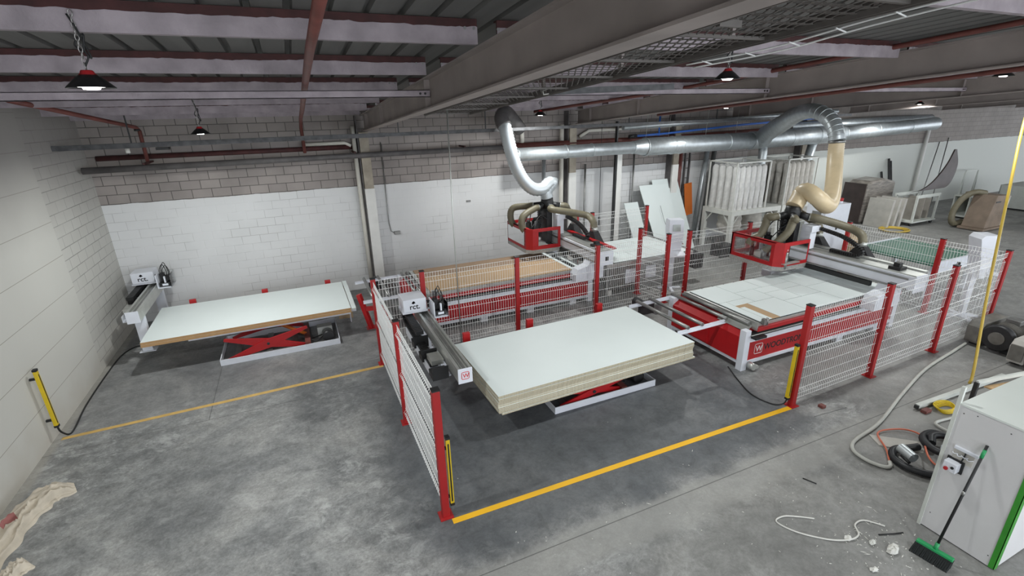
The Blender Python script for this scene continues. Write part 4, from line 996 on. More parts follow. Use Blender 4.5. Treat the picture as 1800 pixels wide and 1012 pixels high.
# ------------------------------------------------------------------ ducts
t = thing('spiral_duct', 'long galvanised spiral duct running along the back wall', 'duct', (13, 11.5, 3.2))
def seg(p, q, r, name='section'): MB().cyl(p, q, r, 28).build(name, 'galv', t)
def seam(x, r, z): MB().tube([(x - .02, 11.5, z), (x - .012, 11.5, z), (x + .012, 11.5, z), (x + .02, 11.5, z)], [r, r + .013, r + .013, r], 28, False).build('joint_band', 'galv', t)
seg((5.15, 11.5, 3.19), (8.75, 11.5, 3.20), .165)
MB().tube([(8.75, 11.5, 3.20), (9.15, 11.5, 3.20)], [.165, .235], 28, False).build('reducer', 'galv', t)
seg((9.15, 11.5, 3.20), (13.2, 11.5, 3.20), .245); seg((13.2, 11.5, 3.20), (17.5, 11.5, 3.24), .27); seg((17.5, 11.5, 3.24), (22.9, 11.5, 3.42), .235)
for x, r, z in ((5.2, .165, 3.19), (6.6, .165, 3.195), (7.4, .165, 3.197), (8.75, .165, 3.2), (9.15, .245, 3.2), (10.1, .245, 3.2), (10.4, .245, 3.2), (12.2, .245, 3.2), (14.9, .27, 3.215), (16.2, .27, 3.23), (17.5, .27, 3.24), (19.3, .235, 3.3), (21.2, .235, 3.36)): seam(x, r, z)
solid(MB().tube([(15.5, 12.0, 3.52), (23.5, 12.0, 3.58)], .16, 20), 'spiral_duct', 'galv', 'second galvanised duct just above and behind the long one at right', 'duct')
t = thing('branch_duct', 'galvanised branch duct rising from the long duct and bending down to the tan hose', 'duct', (12, 9, 3.6))
sp = spline([(13.55, 11.35, 3.22), (13.3, 11.0, 3.42), (12.55, 9.9, 3.76), (12.15, 9.25, 3.97), (11.85, 8.7, 4.06), (11.66, 8.25, 4.02), (11.58, 7.9, 3.84), (11.55, 7.72, 3.6), (11.55, 7.66, 3.42)], 10)
MB().tube(sp, lambda u: .27 - .105 * min(1, u * 1.7), 24).build('duct', 'galv', t)
mb = MB()
for i in range(46, len(sp) - 4, 4):
    d = (sp[i + 1] - sp[i]).normalized(); mb.tube([sp[i] - d * .012, sp[i] - d * .006, sp[i] + d * .006, sp[i] + d * .012], [.165, .176, .176, .165], 24, False)
mb.build('elbow_seam', 'galv', t)
MB().cyl((11.55, 7.66, 3.42), (11.55, 7.655, 3.36), .175, 24).build('hose_clamp', 'steel', t)
t = thing('flexible_hose', 'translucent tan flexible hose curling down to the right router', 'hose', (11, 7.3, 2.2))
ribbed(MB(), [(11.55, 7.655, 3.39), (11.54, 7.62, 3.1), (11.42, 7.5, 2.80), (11.15, 7.28, 2.50), (10.75, 7.0, 2.26), (10.35, 6.78, 2.18), (10.0, 6.62, 2.24), (9.74, 6.62, 2.40), (9.70, 6.84, 2.52), (9.72, 6.98, 2.46)] + [top2 + Vector((.14, .02, .12)), top2 + Vector((0, 0, -.03))], .168, .055, .07, 22).build('hose', 'tanhose', t)
t = thing('flexible_hose', 'shiny silver flexible duct sweeping down to the left router', 'hose', (5, 10.6, 2.4))
ribbed(MB(), [(4.50, 10.75, 4.08), (4.52, 10.6, 3.85), (4.60, 10.55, 3.45), (4.74, 10.55, 3.02), (4.95, 10.55, 2.66), (5.2, 10.56, 2.46), (5.45, 10.58, 2.44), (5.62, 10.62, 2.54), (5.76, 10.65, 2.56)] + [top1 + Vector((-.02, 0, .16)), top1 + Vector((0, 0, -.03))], .155, .07, .09, 22).build('hose', 'silver', t)
MB().tube(spline([(5.3, 11.5, 3.8), (5.0, 11.3, 4.05), (4.7, 11.0, 4.2), (4.5, 10.75, 4.08), (4.51, 10.62, 3.9)], 6), .165, 20).build('elbow', 'darkpipe', t)
pipe([(13.75, 11.45, 3.0), (13.72, 11.4, 2.8), (13.6, 11.3, 2.3), (13.55, 11.25, 1.35)], .13, 'galv', 'drop_duct', 'galvanised drop duct between the two filter bag units', 'duct')
pipe([(16.3, 11.6, 3.1), (15.75, 11.5, 1.3)], .14, 'galv', 'drop_duct', 'shiny galvanised drop duct right of the filter bags', 'duct')
pipe([(17.0, 12.2, 3.4), (16.6, 12.2, 1.2)], .03, 'rustpipe', 'downpipe', 'thin red downpipe right of the shiny drop duct')

# ------------------------------------------------------------------ filter bag units
def filt(x0, y0, nx, ny, bagm, label, zdeck=1.25, wx=1.95, bagx=1.35):
    t = thing('dust_collector', label, 'dust collector', (x0 + wx / 2, y0 + .5, 0))
    wy = 1.05
    for x in (x0, x0 + wx):
        for y in (y0, y0 + wy): MB().box(x - .06, x + .06, y - .06, y + .06, 0, zdeck - .14).build('leg', 'frame', t)
    MB().box(x0 - .06, x0 + wx + .06, y0 - .06, y0 + wy + .06, zdeck - .14, zdeck).build('plenum', 'frame', t)
    mb = MB()
    for x, s_ in ((x0, 1), (x0 + wx, -1)):
        mb.bar((x, y0, zdeck - .5), (x + s_ * .3, y0, zdeck - .14), .035, .035)
        mb.bar((x, y0 + .0, zdeck - .5), (x, y0 + .3, zdeck - .14), .035, .035); mb.bar((x, y0 + wy, zdeck - .5), (x, y0 + wy - .3, zdeck - .14), .035, .035)
    mb.build('brace', 'frame', t)
    MB().bar((x0, y0, .55), (x0, y0 + wy, .55), .04, .04).build('side_rail', 'frame', t)
    zt_ = zdeck + 1.42; mb = MB()
    for x in (x0, x0 + bagx):
        for y in (y0, y0 + wy): mb.box(x - .018, x + .018, y - .018, y + .018, zdeck, zt_)
    for y in (y0, y0 + wy): mb.box(x0, x0 + bagx, y - .018, y + .018, zt_ - .036, zt_)
    for x in (x0, x0 + bagx): mb.box(x - .018, x + .018, y0, y0 + wy, zt_ - .036, zt_)
    mb.build('cage', 'frame', t)
    proto = None
    for i in range(nx):
        for j in range(ny):
            bx, by = x0 + .13 + i * (bagx - .26) / (nx - 1), y0 + .13 + j * (wy - .26) / (ny - 1)
            if proto is None:
                mb = MB(); n = 16; rings = []
                for k, (z, r) in enumerate(((0, .10), (.03, .115), (.07, .098), (.1, .112), (.3, .104), (.6, .110), (.9, .103), (1.15, .11), (1.24, .10), (1.28, .075), (1.31, .03))):
                    rings.append([(bx + (r + .008 * math.sin(3 * u + z * 5)) * math.cos(u) + .012 * math.sin(z * 3), by + (r + .008 * math.sin(4 * u - z * 4)) * math.sin(u), zdeck + z) for u in [2 * math.pi * q / n for q in range(n)]])
                mb.add([p for r_ in rings for p in r_], [(a * n + q, a * n + (q + 1) % n, (a + 1) * n + (q + 1) % n, (a + 1) * n + q) for a in range(len(rings) - 1) for q in range(n)], True)
                proto = mb.build('filter_bag', bagm, t); pb = (bx, by)
            else:
                c = proto.copy(); COL.objects.link(c); c.parent = t; c.location = (bx - pb[0], by - pb[1], 0)
    # collecting sacks below
    for k, (dx, r) in enumerate(((.5, .36), (1.35, .38))):
        mb = MB(); n = 22; c = (x0 + dx, y0 + .52)
        prof = [(.0, 1.0), (.30, 1.0), (r * .9, .93), (r, .8), (r * .93, .72), (r * 1.02, .6), (r * .9, .45), (r * .6, .38), (0, .36)]
        mb.add([(c[0] + q * (1 + .05 * math.sin(5 * u + k)) * math.cos(u), c[1] + q * (1 + .05 * math.sin(4 * u)) * math.sin(u), z + .1) for q, z in prof for u in [2 * math.pi * i / n for i in range(n)]],
               [(a * n + q, a * n + (q + 1) % n, (a + 1) * n + (q + 1) % n, (a + 1) * n + q) for a in range(len(prof) - 1) for q in range(n)], True)
        mb.build('collecting_sack', 'bagold', t)
    return t
filt(11.85, 10.62, 6, 4, 'bag', 'dust collector with clean white filter bags on a white frame')
filt(14.15, 10.75, 6, 4, 'bagold', 'dust collector with dustier filter bags right of the clean one', 1.22)

# ------------------------------------------------------------------ boards leaning on the back wall
def lean(pts, label, m='melamine', name='leaning_board', th=.018): return solid(MB().slab(pts, th), name, m, label, 'board', 'boards leaning on the back wall')
def lp(x, z, yb=11.45, yt=12.28, zt=2.1): return (x, yb + (yt - yb) * z / zt, z)
lean([lp(10.1, 0), lp(11.32, 0), lp(11.1, 2.12), lp(10.12, 2.12)], 'tallest white board leaning on the back wall with a grooved face')
lean([lp(9.85, 0, 11.36, 12.2), lp(10.85, 0, 11.36, 12.2), lp(10.62, 2.0, 11.36, 12.2), lp(9.55, 2.0, 11.36, 12.2)], 'tilted white board leaning in front of the tallest one')
lean([lp(9.15, 0, 11.5, 12.2), lp(9.65, 0, 11.5, 12.2), lp(9.42, 1.55, 11.5, 12.2), lp(8.92, 1.55, 11.5, 12.2)], 'small narrow white board leaning left of the two large ones')
lean([(11.42, 12.1, .9), (11.72, 12.1, .95), (11.66, 12.2, 1.95), (11.36, 12.2, 1.92)], 'orange board hanging by the ladder right of the white boards', 'orange', 'orange_board')
solid(MB().cyl((10.32, 11.50, .55), (10.20, 11.64, .95), .006, 6).cyl((10.20, 11.64, .95), (10.15, 11.82, 1.4), .005, 6), 'hanging_hook', 'dark', 'thin dark hooked wire on the face of the leaning boards', 'wire')
solid(MB().box(11.2, 11.7, 10.2, 10.6, 0, .34).box(11.15, 11.2, 10.2, 10.25, 0, .5).box(11.15, 11.2, 10.55, 10.6, 0, .5), 'small_trolley', 'dark', 'small dark trolley frame on the floor by the front filter leg', 'trolley')

# ------------------------------------------------------------------ right foreground
t = thing('storage_cabinet', 'grey laminate cabinet with white top and green corner edge at lower right', 'cabinet', (6.1, 1.6, 0))
CY0, CY1, CX0, CX1, CH = 1.335, 1.945, 5.49, 7.0, 1.49
MB().box(CX0, CX1, CY0, CY1, .012, CH - .02).build('carcass', 'cabinet', t)
MB().box(CX0 - .004, CX1, CY0 - .004, CY1 + .004, CH - .018, CH).build('top', 'cabtop', t)
MB().box(CX0 - .006, CX0 + .008, CY0 - .006, CY0 + .04, .012, CH - .1).box(CX0 - .006, CX0 + .055, CY0 - .008, CY0, .012, CH - .1).build('corner_trim', 'greentrim', t)
MB().box(CX0 - .012, CX0 + .02, CY1, CY1 + .03, .0, CH + .17).build('back_upright', 'offwhite', t)
mb = MB()
for y, z in ((1.45, 1.38), (1.55, 1.40), (1.80, 1.43), (1.9, 1.40), (1.9, .2), (1.4, .12)): mb.disc((CX0 - .0012, y, z), .006, (-1, 0, 0), 8)
mb.build('screw_hole', 'dark', t)
t = thing('isolator_switch', 'white isolator switch with red button on the side of the grey cabinet', 'switch', (5.46, 1.86, .84))
MB().box(5.40, 5.478, 1.79, 1.90, .80, .90).build('case', 'white', t, bevel=.006)
MB().box(5.478, 5.489, 1.77, 1.91, .78, .92).build('backplate', 'black', t)
MB().cyl((5.40, 1.865, .825), (5.385, 1.865, .825), .018, 14).build('red_button', 'lampred', t)
MB().cyl((5.40, 1.82, .855), (5.39, 1.82, .855), .013, 12).build('black_button', 'black', t)
MB().tube([(5.47, 1.80, .90), (5.475, 1.79, .98), (5.475, 1.785, 1.04)], .006, 8).build('cable', 'black', t)
t = thing('wiring_plate', 'white wired bracket plate above the isolator switch on the grey cabinet', 'plate', (5.47, 1.79, .95))
MB().box(5.462, 5.489, 1.69, 1.88, 1.03, 1.06).build('bracket', 'white', t, bevel=.003)
MB().box(5.483, 5.489, 1.72, 1.88, .90, 1.03).build('plate', 'dustwhite', t)
for k in range(4): MB().tube(spline([(5.48, 1.72 + .04 * k, .98), (5.466, 1.75 + .04 * k, .965 + .01 * (k % 2)), (5.48, 1.78 + .035 * k, .98)], 5), .004, 6).build('wire', 'white', t)
t = thing('push_broom', 'green and black push broom leaning against the grey cabinet', 'broom', (5.09, 1.66, 0))
hA, hB = Vector((5.115, 1.80, .10)), Vector((5.155, 1.51, .10)); d = (hB - hA).normalized(); sd = Vector((d.y, -d.x, 0)); hm = (hA + hB) / 2
MB().bar(hA, hB, .05, .03).build('head', 'greenbroom', t, bevel=.005)
mb = MB()
for k in range(34):
    for j in (-1, 0, 1):
        p = hA.lerp(hB, (k + .5) / 34) + sd * j * .02
        q = p + sd * (j * .022) + Vector((-.05, 0, 0)) + d * random.uniform(-.008, .008); q.z = .0
        mb.tube([q, Vector((p.x, p.y, .09))], .0075, 4, False, False)
mb.build('bristles', 'bristle', t)
tp = Vector((5.475, 1.665, 1.20)); u = (tp - hm).normalized()
MB().cyl(hm, hm + u * .08, .018).build('socket', 'greenbroom', t)
MB().cyl(hm + u * .06, tp, .012).build('handle', 'black', t)
MB().cyl(hm + u * .62, hm + u * .66, .0135).build('joint_ring', 'steel', t)
MB().cyl(tp - u * .13, tp - u * .045, .0145).build('grip_band', 'greenbroom', t)
# hoses and oddments on the floor
pipe(spline([(10.78, 4.03, .03), (10.2, 3.95, .03), (9.13, 3.80, .03), (8.0, 3.52, .03), (6.91, 3.21, .03), (6.3, 3.12, .025), (6.10, 3.06, .025), (6.0, 2.97, .025), (5.97, 2.86, .025), (5.98, 2.74, .025), (6.04, 2.63, .025), (6.12, 2.61, .025), (6.19, 2.66, .025)], 10), .022, 'greyhose', 'air_hose', 'grey-white hose snaking from the pumps to the foreground floor', 'hose')
pipe(spline([(6.20, 2.67, .03), (6.41, 2.83, .025), (6.57, 3.02, .03), (6.68, 3.08, .03), (6.84, 3.06, .03), (7.04, 2.97, .03), (7.11, 2.84, .03), (6.98, 2.70, .06), (6.70, 2.56, .13), (6.52, 2.43, .14), (6.48, 2.32, .12), (6.62, 2.26, .1), (6.85, 2.34, .12), (7.05, 2.50, .1), (7.25, 2.6, .03)], 8), .011, 'orangehose', 'air_hose', 'thin orange hose looping over the black hose', 'hose')
t = thing('vacuum_hose', 'coiled black vacuum hose behind the grey cabinet', 'hose', (6.5, 2.5, 0))
cp = [(6.78, 2.66, .05), (6.64, 2.70, .05), (6.46, 2.76, .05), (6.31, 2.70, .05), (6.24, 2.58, .05), (6.25, 2.45, .05), (6.34, 2.31, .05), (6.55, 2.16, .05), (6.8, 2.12, .05), (7.1, 2.3, .05), (7.32, 2.55, .05), (7.25, 2.74, .06), (7.02, 2.74, .08), (6.82, 2.62, .12), (6.74, 2.44, .14), (6.86, 2.30, .14), (7.08, 2.38, .14), (7.18, 2.56, .14), (7.06, 2.66, .13), (6.92, 2.60, .1)]
ribbed(MB(), cp, .045, .016, .12, 12).build('hose', 'blackhose', t)
t = thing('metal_nozzle', 'shiny metal nozzle lying on the black coiled hose', 'nozzle', (6.37, 2.58, .1))
MB().tube([(6.40, 2.68, .15), (6.34, 2.50, .14)], .062, 20, False).tube([(6.342, 2.505, .14), (6.4, 2.68, .15)], .057, 20, False).build('sleeve', 'galv', t)
MB().cyl((6.33, 2.62, .10), (6.27, 2.50, .10), .018).build('spigot', 'black', t)
solid(MB().slab([(6.54, 3.12, .0), (6.43, 2.92, .0), (6.77, 2.59, .0), (7.02, 2.70, .0)], .01), 'scrap_board', 'dustwhite', 'scratched white scrap board on the floor under the orange hose', 'board')
solid(MB().box(6.90, 6.98, 2.44, 2.50, .0, .15), 'power_box', 'white', 'small white box inside the black hose coil', 'box', bevel=.01)
pipe(spline([(8.6, 2.72, .025), (8.25, 2.79, .025), (7.85, 2.86, .025), (7.6, 2.88, .025), (7.53, 2.80, .025), (7.52, 2.66, .025), (7.5, 2.5, .025), (7.5, 2.3, .025)], 8), .018, 'greyhose', 'air_hose', 'short bend of grey hose beside the grey cabinet edge', 'hose')
t = thing('square_tube', 'long white square tube lying on the floor behind the grey cabinet', 'tube', (8.6, 3.2, 0))
MB().bar((7.75, 3.20, .05), (9.9, 3.12, .05), .06, .06).build('tube', 'offwhite', t)
MB().bar((7.72, 3.20, .05), (7.752, 3.20, .05), .05, .05).build('open_end', 'dark', t)
solid(MB().box(7.72, 7.86, 3.06, 3.14, 0, .05), 'red_plug', 'rustpipe', 'dark red plug beside the end of the white square tube', 'plug', bevel=.01)
mb = MB()
for k in range(5):
    r = .11 + .006 * k; mb.tube([(8.10 + r * 1.25 * math.cos(a), 3.0 + r * math.sin(a) * .8 + .01 * k, .015 + .012 * k + .006 * math.sin(3 * a)) for a in [i * math.pi / 10 for i in range(21)]], .009, 6, False)
solid(mb, 'rope_coil', 'yellow', 'yellow rope coil on the floor behind the grey cabinet', 'rope')
t = thing('panel_rack', 'white angle rack lying behind the grey cabinet', 'frame', (9.2, 2.9, .3))
MB().bar((8.6, 2.95, .36), (10.2, 2.6, .42), .04, .05).build('top_rail', 'offwhite', t)
MB().bar((8.6, 2.95, .0), (8.6, 2.95, .36), .05, .05).bar((10.1, 2.62, 0), (10.1, 2.62, .4), .05, .05).build('upright', 'dark', t)
MB().slab([(8.7, 2.9, .30), (10.1, 2.56, .36), (10.1, 2.3, .36), (8.7, 2.65, .30)], .02).build('panel', 'wood', t)
pipe(spline([(11.1, 4.3, 4.74), (10.81, 4.2, 3.86), (10.23, 3.9, 2.91), (9.79, 3.6, 1.41), (9.3, 3.28, .25), (9.2, 3.24, .02)], 8), .02, 'yellowhose', 'air_hose', 'yellow air hose hanging from the roof at right', 'hose')
# vacuum pumps
def pump(x, y, a, label, housing='pump'):
    t = thing('vacuum_pump', label, 'pump', (x, y, 0), None)
    c, s_ = math.cos(a), math.sin(a)
    def tr(mb):
        for v in mb.v:
            v *= 1.12; v.x = -v.x; v.x, v.y = x + c * v.x - s_ * v.y, y + s_ * v.x + c * v.y
        return mb
    tr(MB().prism([(-.42, .05), (.30, .05), (.34, .32), (.30, .40), (-.36, .40), (-.44, .30)], 'x', .0, .20)).build('pump_housing', housing, t, bevel=.01)
    tr(MB().box(.02, .18, -.47, -.44, .1, .34)).build('end_flange', 'pump', t)
    mb = MB(); mb.cyl((-.20, -.40, .25), (-.20, .10, .25), .17, 26)
    for k in range(13): mb.cyl((-.20, -.28 + k * .028, .25), (-.20, -.272 + k * .028, .25), .195, 26)
    tr(mb).build('motor', 'pump', t)
    tr(MB().tube([(-.20, -.46, .25), (-.20, -.42, .25), (-.20, -.37, .25)], [.19, .215, .21], 26)).build('fan_cowl', 'dark', t)
    tr(MB().cyl((-.20, -.475, .25), (-.20, -.46, .25), .10, 20)).build('fan_grille', 'pump', t)
    tr(MB().box(-.30, -.12, -.12, .06, .42, .50)).build('terminal_box', 'steel', t, bevel=.008)
    tr(MB().tube(spline([(-.3, .1, .42), (-.42, .22, .5), (-.45, .4, .46), (-.3, .5, .4)], 6), .03, 10)).build('intake_pipe', 'dark', t)
    for dx in (-.3, .1): tr(MB().box(dx - .05, dx + .05, -.35, .3, 0, .06)).build('foot', 'dark', t)
    return t
pump(11.32, 3.88, -1.5708, 'greasy dark vacuum pump nearest the last red fence post')
pump(11.02, 3.15, -1.5708, 'paler vacuum pump cut off by the right edge', 'dustwhite')
t = thing('air_filter', 'pale cylindrical air filter behind the two vacuum pumps', 'filter', (12.6, 3.48, 0))
MB().cyl((12.35, 3.55, .42), (12.9, 3.4, .45), .13, 20).build('canister', 'steel', t)
MB().cyl((12.6, 3.48, 0), (12.6, 3.48, .4), .04).build('stand', 'dark', t)
pipe(spline([(4.55, 2.46, .008), (4.42, 2.55, .008), (4.28, 2.62, .01), (4.15, 2.6, .008), (4.22, 2.42, .008), (4.42, 2.22, .01), (4.6, 2.12, .02), (4.75, 2.12, .02), (4.85, 2.22, .015), (5.0, 2.22, .01), (5.12, 2.08, .008)], 8), .008, 'debris', 'loose_wire', 'curly white wire among the scraps on the floor', 'wire')
solid(MB().box(6.55, 6.63, 3.78, 3.86, 0, .045), 'red_block', 'rustpipe', 'small dark red block on the floor by the right fence', 'block', bevel=.008)
pipe([(6.28, 3.71, .006), (6.9, 3.66, .006)], .005, 'steel', 'thin_rod', 'thin grey rod on the floor near the small red block', 'rod')
def crumple(x, y, r, label, m='debris'):
    mb = MB(); n = 9; vs = []; fs = []
    for i in range(5):
        for j in range(n):
            u = 2 * math.pi * j / n; q = .75 * r * math.sin(math.pi * (i + .5) / 5) * random.uniform(.6, 1.2)
            vs.append((x + q * math.cos(u) * 1.4, y + q * math.sin(u), max(0.001, r * .45 * (1 - math.cos(math.pi * (i + .5) / 5)) * random.uniform(.7, 1.1))))
    for i in range(4):
        for j in range(n): fs.append((i * n + j, i * n + (j + 1) % n, (i + 1) * n + (j + 1) % n, (i + 1) * n + j))
    fs += [list(range(n)), [4 * n + k for k in range(n)]]
    mb.add(vs, fs); return solid(mb, 'crumpled_scrap', m, label, 'scrap')
crumple(4.86, 1.86, .075, 'largest crumpled white scrap on the floor left of the broom')
crumple(4.78, 2.0, .045, 'yellowish crumpled scrap between the wire and the largest scrap', 'paper')
crumple(4.62, 2.14, .045, 'small white scrap at the end of the curly wire')
crumple(4.48, 1.80, .04, 'lone white scrap lying nearest the bottom edge of the photo')
pipe([(4.95, 2.04, .006), (5.1, 1.98, .008), (5.2, 1.95, .006)], .007, 'black', 'black_strip', 'short black strip on the floor near the broom head', 'strip')
pipe([(5.0, 2.93, .005), (5.06, 2.80, .005)], .007, 'black', 'black_strip', 'short black strip on the floor left of the grey hose bend', 'strip')
mb = MB()
for k in range(230):
    if k < 150: x, y = random.gauss(4.9, .35), random.gauss(2.0, .32)
    else: x, y = random.uniform(1.5, 6.0), random.uniform(1.3, 3.9)
    a = random.uniform(0, 6.3); l_ = random.uniform(.004, .014) if random.random() < .9 else .028; w2 = random.uniform(.0025, .006)
    if x > 5.35 and y < 2.0: continue
    c, s_ = math.cos(a) , math.sin(a)
    mb.slab([(x - c * l_, y - s_ * l_, .0), (x + s_ * w2, y - c * w2, .0), (x + c * l_, y + s_ * l_, .0), (x - s_ * w2, y + c * w2, .0)], .004)
solid(mb, 'floor_scraps', 'debris', 'tiny white scraps scattered over the floor in front', 'scraps', None, 'stuff')

# ------------------------------------------------------------------ drop cloths at lower left
def cloth(path, wd, hgt, label, red=None):
    t = thing('drop_cloth', label, 'cloth', (*path[0][:2], 0))
    P = spline([(*p, 0) for p in path], 22); n = 46; mb = MB(); vs = []; fs = []
    for i, p in enumerate(P):
        tt = i / (len(P) - 1); d = (P[min(i + 1, len(P) - 1)] - P[max(i - 1, 0)]).normalized(); s_ = Vector((d.y, -d.x, 0))
        ww = wd(tt)
        for j in range(n):
            v = j / (n - 1) * 2 - 1
            q = p + s_ * v * ww * (1 + .12 * noise.noise(Vector((tt * 7, v * 1.3, 2))) + (.10 * math.sin(tt * 41) * v * v if abs(v) > .7 else 0))
            f = noise.noise(Vector((tt * 2.2, v * 4.5, .3))) * .5 + noise.noise(Vector((tt * 7 + 3, v * 7, 1.3))) * .35
            ridge = 1 - abs(math.sin(v * 7.5 + tt * 2.5 + 2.6 * noise.noise(Vector((tt * 2.5, v * 1.2, 5))))) ** .6
            r2 = 1 - abs(math.sin(v * 17 - tt * 4 + 3 * noise.noise(Vector((tt * 4, v * 2, 9))))) ** .7
            z = hgt * (1 - abs(v) ** 3) * (.22 + 1.0 * ridge + .35 * r2 + .45 * f) * (min(1, tt * 8, (1 - tt) * 8 + .15)) + .008
            vs.append((q.x, q.y, max(.004, z) if abs(v) < .999 else .001))
    m_ = len(P)
    mb.add(vs, [(i * n + j, i * n + j + 1, (i + 1) * n + j + 1, (i + 1) * n + j) for i in range(m_ - 1) for j in range(n - 1)], True)
    mb.build('cloth', 'cloth', t)
    if red:
        rb = MB()
        for (i0, j0, di, dj) in red:
            fs = [(i * n + j, i * n + j + 1, (i + 1) * n + j + 1, (i + 1) * n + j) for i in range(i0, i0 + di) for j in range(j0, j0 + dj)]
            idx = sorted({k for f_ in fs for k in f_}); mp_ = {k: q for q, k in enumerate(idx)}
            rb.add([Vector(vs[k]) + Vector((0, 0, .004)) for k in idx], [[mp_[k] for k in f_] for f_ in fs], True)
        rb.build('red_print', 'clothred', t)
    return t
cloth([(-3.52, 5.0), (-3.47, 5.55), (-3.42, 6.1), (-3.27, 6.46), (-3.04, 6.57)], lambda t_: .13 + .06 * math.sin(3 * t_) - .03 * t_, .13, 'long rumpled beige drop cloth with red print by the left wall', [(38, 16, 9, 4), (50, 19, 8, 4), (43, 24, 6, 3)])
cloth([(-3.27, 4.95), (-3.22, 5.10), (-3.14, 5.28), (-3.05, 5.38)], lambda t_: .10 - .03 * t_, .12, 'smaller beige drop cloth with an open sleeve at the lower left corner')

# ------------------------------------------------------------------ far right of the hall
t = thing('wrapped_pallet', 'dusty stack of panels in shrink wrap against the far wall', 'pallet', (19.8, 11.5, 0))
MB().prism([(18.9, .0), (20.6, .0), (20.6, 1.45), (19.9, 1.6), (19.2, 1.55), (18.95, 1.4)], 'y', 11.1, 11.9).build('wrapped_load', 'wrap', t, bevel=.08)
MB().slab([(18.88, 11.15, .02), (18.88, 11.95, .02), (18.95, 11.95, 1.45), (18.95, 11.15, 1.45)], .05).build('end_panel', 'sail', t)
t = thing('panel_trolley', 'white trolley holding dusty panels on edge, right of the wrapped stack', 'trolley', (20.5, 10.1, 0))
MB().box(19.98, 21.4, 9.95, 10.75, .12, .17).build('base', 'offwhite', t)
for x in (20.1, 21.3):
    for y in (10.05, 10.65): MB().cyl((x, y - .03, .07), (x, y + .03, .07), .07, 14).build('castor', 'dark', t)
for x in (20.02, 21.3):
    for y in (9.98, 10.66): MB().box(x, x + .06, y, y + .06, .17, 1.05).build('upright', 'offwhite', t)
MB().box(20.0, 21.38, 9.97, 10.03, 1.0, 1.1).build('top_rail', 'offwhite', t)
MB().box(20.0, 21.38, 10.66, 10.72, 1.0, 1.1).build('top_rail', 'offwhite', t)
MB().box(20.3, 20.34, 10.1, 10.6, .17, .95).box(20.7, 20.74, 10.1, 10.6, .17, .98).box(21.1, 21.14, 10.1, 10.6, .17, .9).build('panel', 'greypanel', t)
for k, (x, dx) in enumerate(((18.95, .1), (19.3, .12), (19.64, .1))):
    solid(MB().slab([(x, 10.2, 0), (x, 11.0, 0), (x + dx, 11.0, 1.0), (x + dx, 10.2, 1.0)], .12), 'grey_panel', 'dustwhite', ['leftmost', 'middle', 'rightmost'][k] + ' thick grey panel standing on edge before the panel trolley', 'panel', 'thick grey panels by the trolley')
t = thing('plastic_sheet', 'stiff torn brown plastic sheet rising to a point above the trolley', 'sheet', (21.5, 10.6, 1.1))
A = spline([(20.6, 10.5, 1.12), (21.2, 10.52, 1.14), (21.9, 10.55, 1.4), (22.6, 10.6, 1.95), (23.0, 10.65, 2.5)], 6); B2 = spline([(22.2, 10.5, 1.12), (22.7, 10.5, 1.14), (23.0, 10.5, 1.4), (23.2, 10.55, 1.95), (23.1, 10.65, 2.5)], 6)
mb = MB(); m_ = len(A)
mb.add([q + Vector((0, dy, 0)) for dy in (0, .05) for pr_ in zip(A, B2) for q in pr_], [(2 * i, 2 * i + 1, 2 * i + 3, 2 * i + 2) for i in range(m_ - 1)] + [(2 * m_ + 2 * i + 2, 2 * m_ + 2 * i + 3, 2 * m_ + 2 * i + 1, 2 * m_ + 2 * i) for i in range(m_ - 1)] + [(2 * i + 2, 2 * m_ + 2 * i + 2, 2 * m_ + 2 * i, 2 * i) for i in range(m_ - 1)] + [(2 * i + 1, 2 * m_ + 2 * i + 1, 2 * m_ + 2 * i + 3, 2 * i + 3) for i in range(m_ - 1)])
mb.build('sheet', 'sail', t)
t = thing('leaning_bars', 'dark steel bars leaning on the far wall above the panels', 'bar', (21.8, 12, 0))
for x, z in ((22.0, 2.1), (22.15, 2.0), (21.7, 1.6)): MB().bar((x - .45, 11.6, 0), (x, 12.33, z), .06, .06).build('bar', 'dark', t)
for k, (xa, xb_, z) in enumerate(((23.6, 25.3, 2.6), (24.5, 25.9, 2.75))):
    pipe([(xa, 11.7, 0), (xb_, 12.36, z)], .02, 'steel', 'leaning_pole', ('left' if k == 0 else 'right') + ' of two thin poles leaning on the far wall', 'pole')
pipe([(24.15, 12.3, 0), (24.2, 12.3, 3.6)], .07, 'column', 'downpipe', 'dark-stained downpipe on the far wall right of the leaning bars')
t = thing('a_frame_rack', 'white A-frame rack standing by the far wall', 'rack', (27.7, 12.0, 0))
for x in (27.2, 28.2):
    MB().bar((x - .35, 11.9, 0), (x, 12.0, 1.3), .05, .05).build('leg', 'offwhite', t); MB().bar((x + .35, 12.1, 0), (x, 12.0, 1.3), .05, .05).build('leg', 'offwhite', t)
MB().bar((27.2, 12.0, 1.3), (28.2, 12.0, 1.3), .05, .05).build('top_bar', 'offwhite', t)
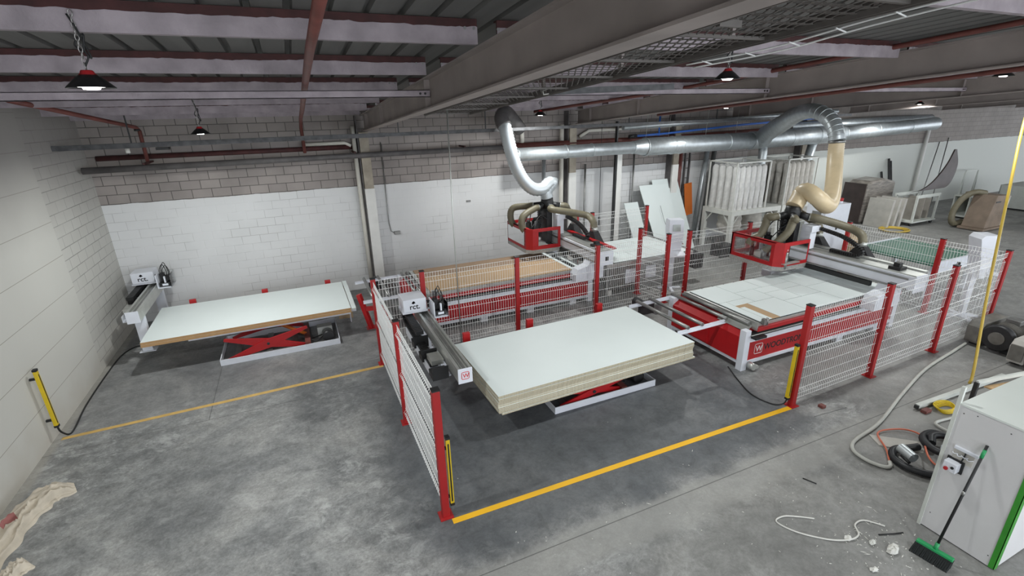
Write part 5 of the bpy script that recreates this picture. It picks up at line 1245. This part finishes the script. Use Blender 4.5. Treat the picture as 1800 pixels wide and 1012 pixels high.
def unit(x0, x1, y0, y1, h, label, div=2):
    t = thing('open_cabinet', label, 'cabinet', ((x0 + x1) / 2, (y0 + y1) / 2, 0))
    MB().box(x0, x1, y0, y1, h - .04, h).build('top', 'offwhite', t)
    MB().box(x0, x1, y0 - .03, y1, .06, .12).build('base', 'offwhite', t)
    for k in range(div + 1):
        x = x0 + (x1 - x0 - .04) * k / div; MB().box(x, x + .04, y0 + .02, y1, .12, h - .04).build('divider', 'offwhite', t)
    MB().box(x0, x1, y1 - .02, y1, .12, h - .04).build('back_panel', 'offwhite', t)
    MB().box(x0 + .1, x1 - .1, y0 + .05, y1 - .05, 0, .06).build('plinth', 'dark', t)
    return t
unit(23.2, 24.2, 9.1, 10.5, .85, 'white open cabinet in the aisle right of the panel trolley').rotation_euler = (0, 0, -math.pi / 2)
solid(MB().box(23.4, 23.7, 9.8, 10.15, .85, .95), 'brown_carton', 'brown', 'flat brown carton lying on the white open cabinet', 'box')
unit(26.5, 29.5, 9.0, 10.4, .95, 'larger white open cabinet far back at the right edge', 3)
unit(23.4, 24.8, 7.0, 7.8, .85, 'white cabinet cut by the right edge beyond the brown dust machine', 2)
t = thing('dust_machine', 'dusty brown box machine with a bent hose in the right aisle', 'machine', (21.6, 8.75, 0))
MB().prism([(21.15, .1), (22.15, .1), (22.3, 1.15), (21.45, 1.2)], 'y', 8.4, 9.05).build('body', 'brown', t, bevel=.02)
MB().prism([(22.16, .1), (22.35, .1), (22.45, 1.1), (22.3, 1.15)], 'y', 8.45, 9.0).build('side_bag', 'dustwhite', t)
MB().box(21.05, 22.3, 8.36, 9.1, .03, .1).build('base', 'brown', t)
MB().box(21.45, 21.75, 8.39, 8.402, .95, 1.0).build('handle', 'dark', t)
ribbed(MB(), [(21.6, 8.8, 1.22), (21.3, 9.0, 1.25), (21.1, 9.2, 1.0), (21.0, 9.3, .6), (21.0, 9.28, .25), (21.2, 9.25, .12), (21.4, 9.15, .2)], .1, .05, .1, 14).build('hose', 'hose', t)
mb = MB()
for k in range(4): mb.tube([(18.9 + (.34 + .05 * k) * math.cos(a), 9.9 + (.3 + .04 * k) * math.sin(a), .02 + .01 * k) for a in [i * math.pi / 10 for i in range(21)]], .018, 6, False)
solid(mb, 'hose_coil', 'yellowhose', 'flat coil of yellow hose on the floor before the panel trolley', 'hose')
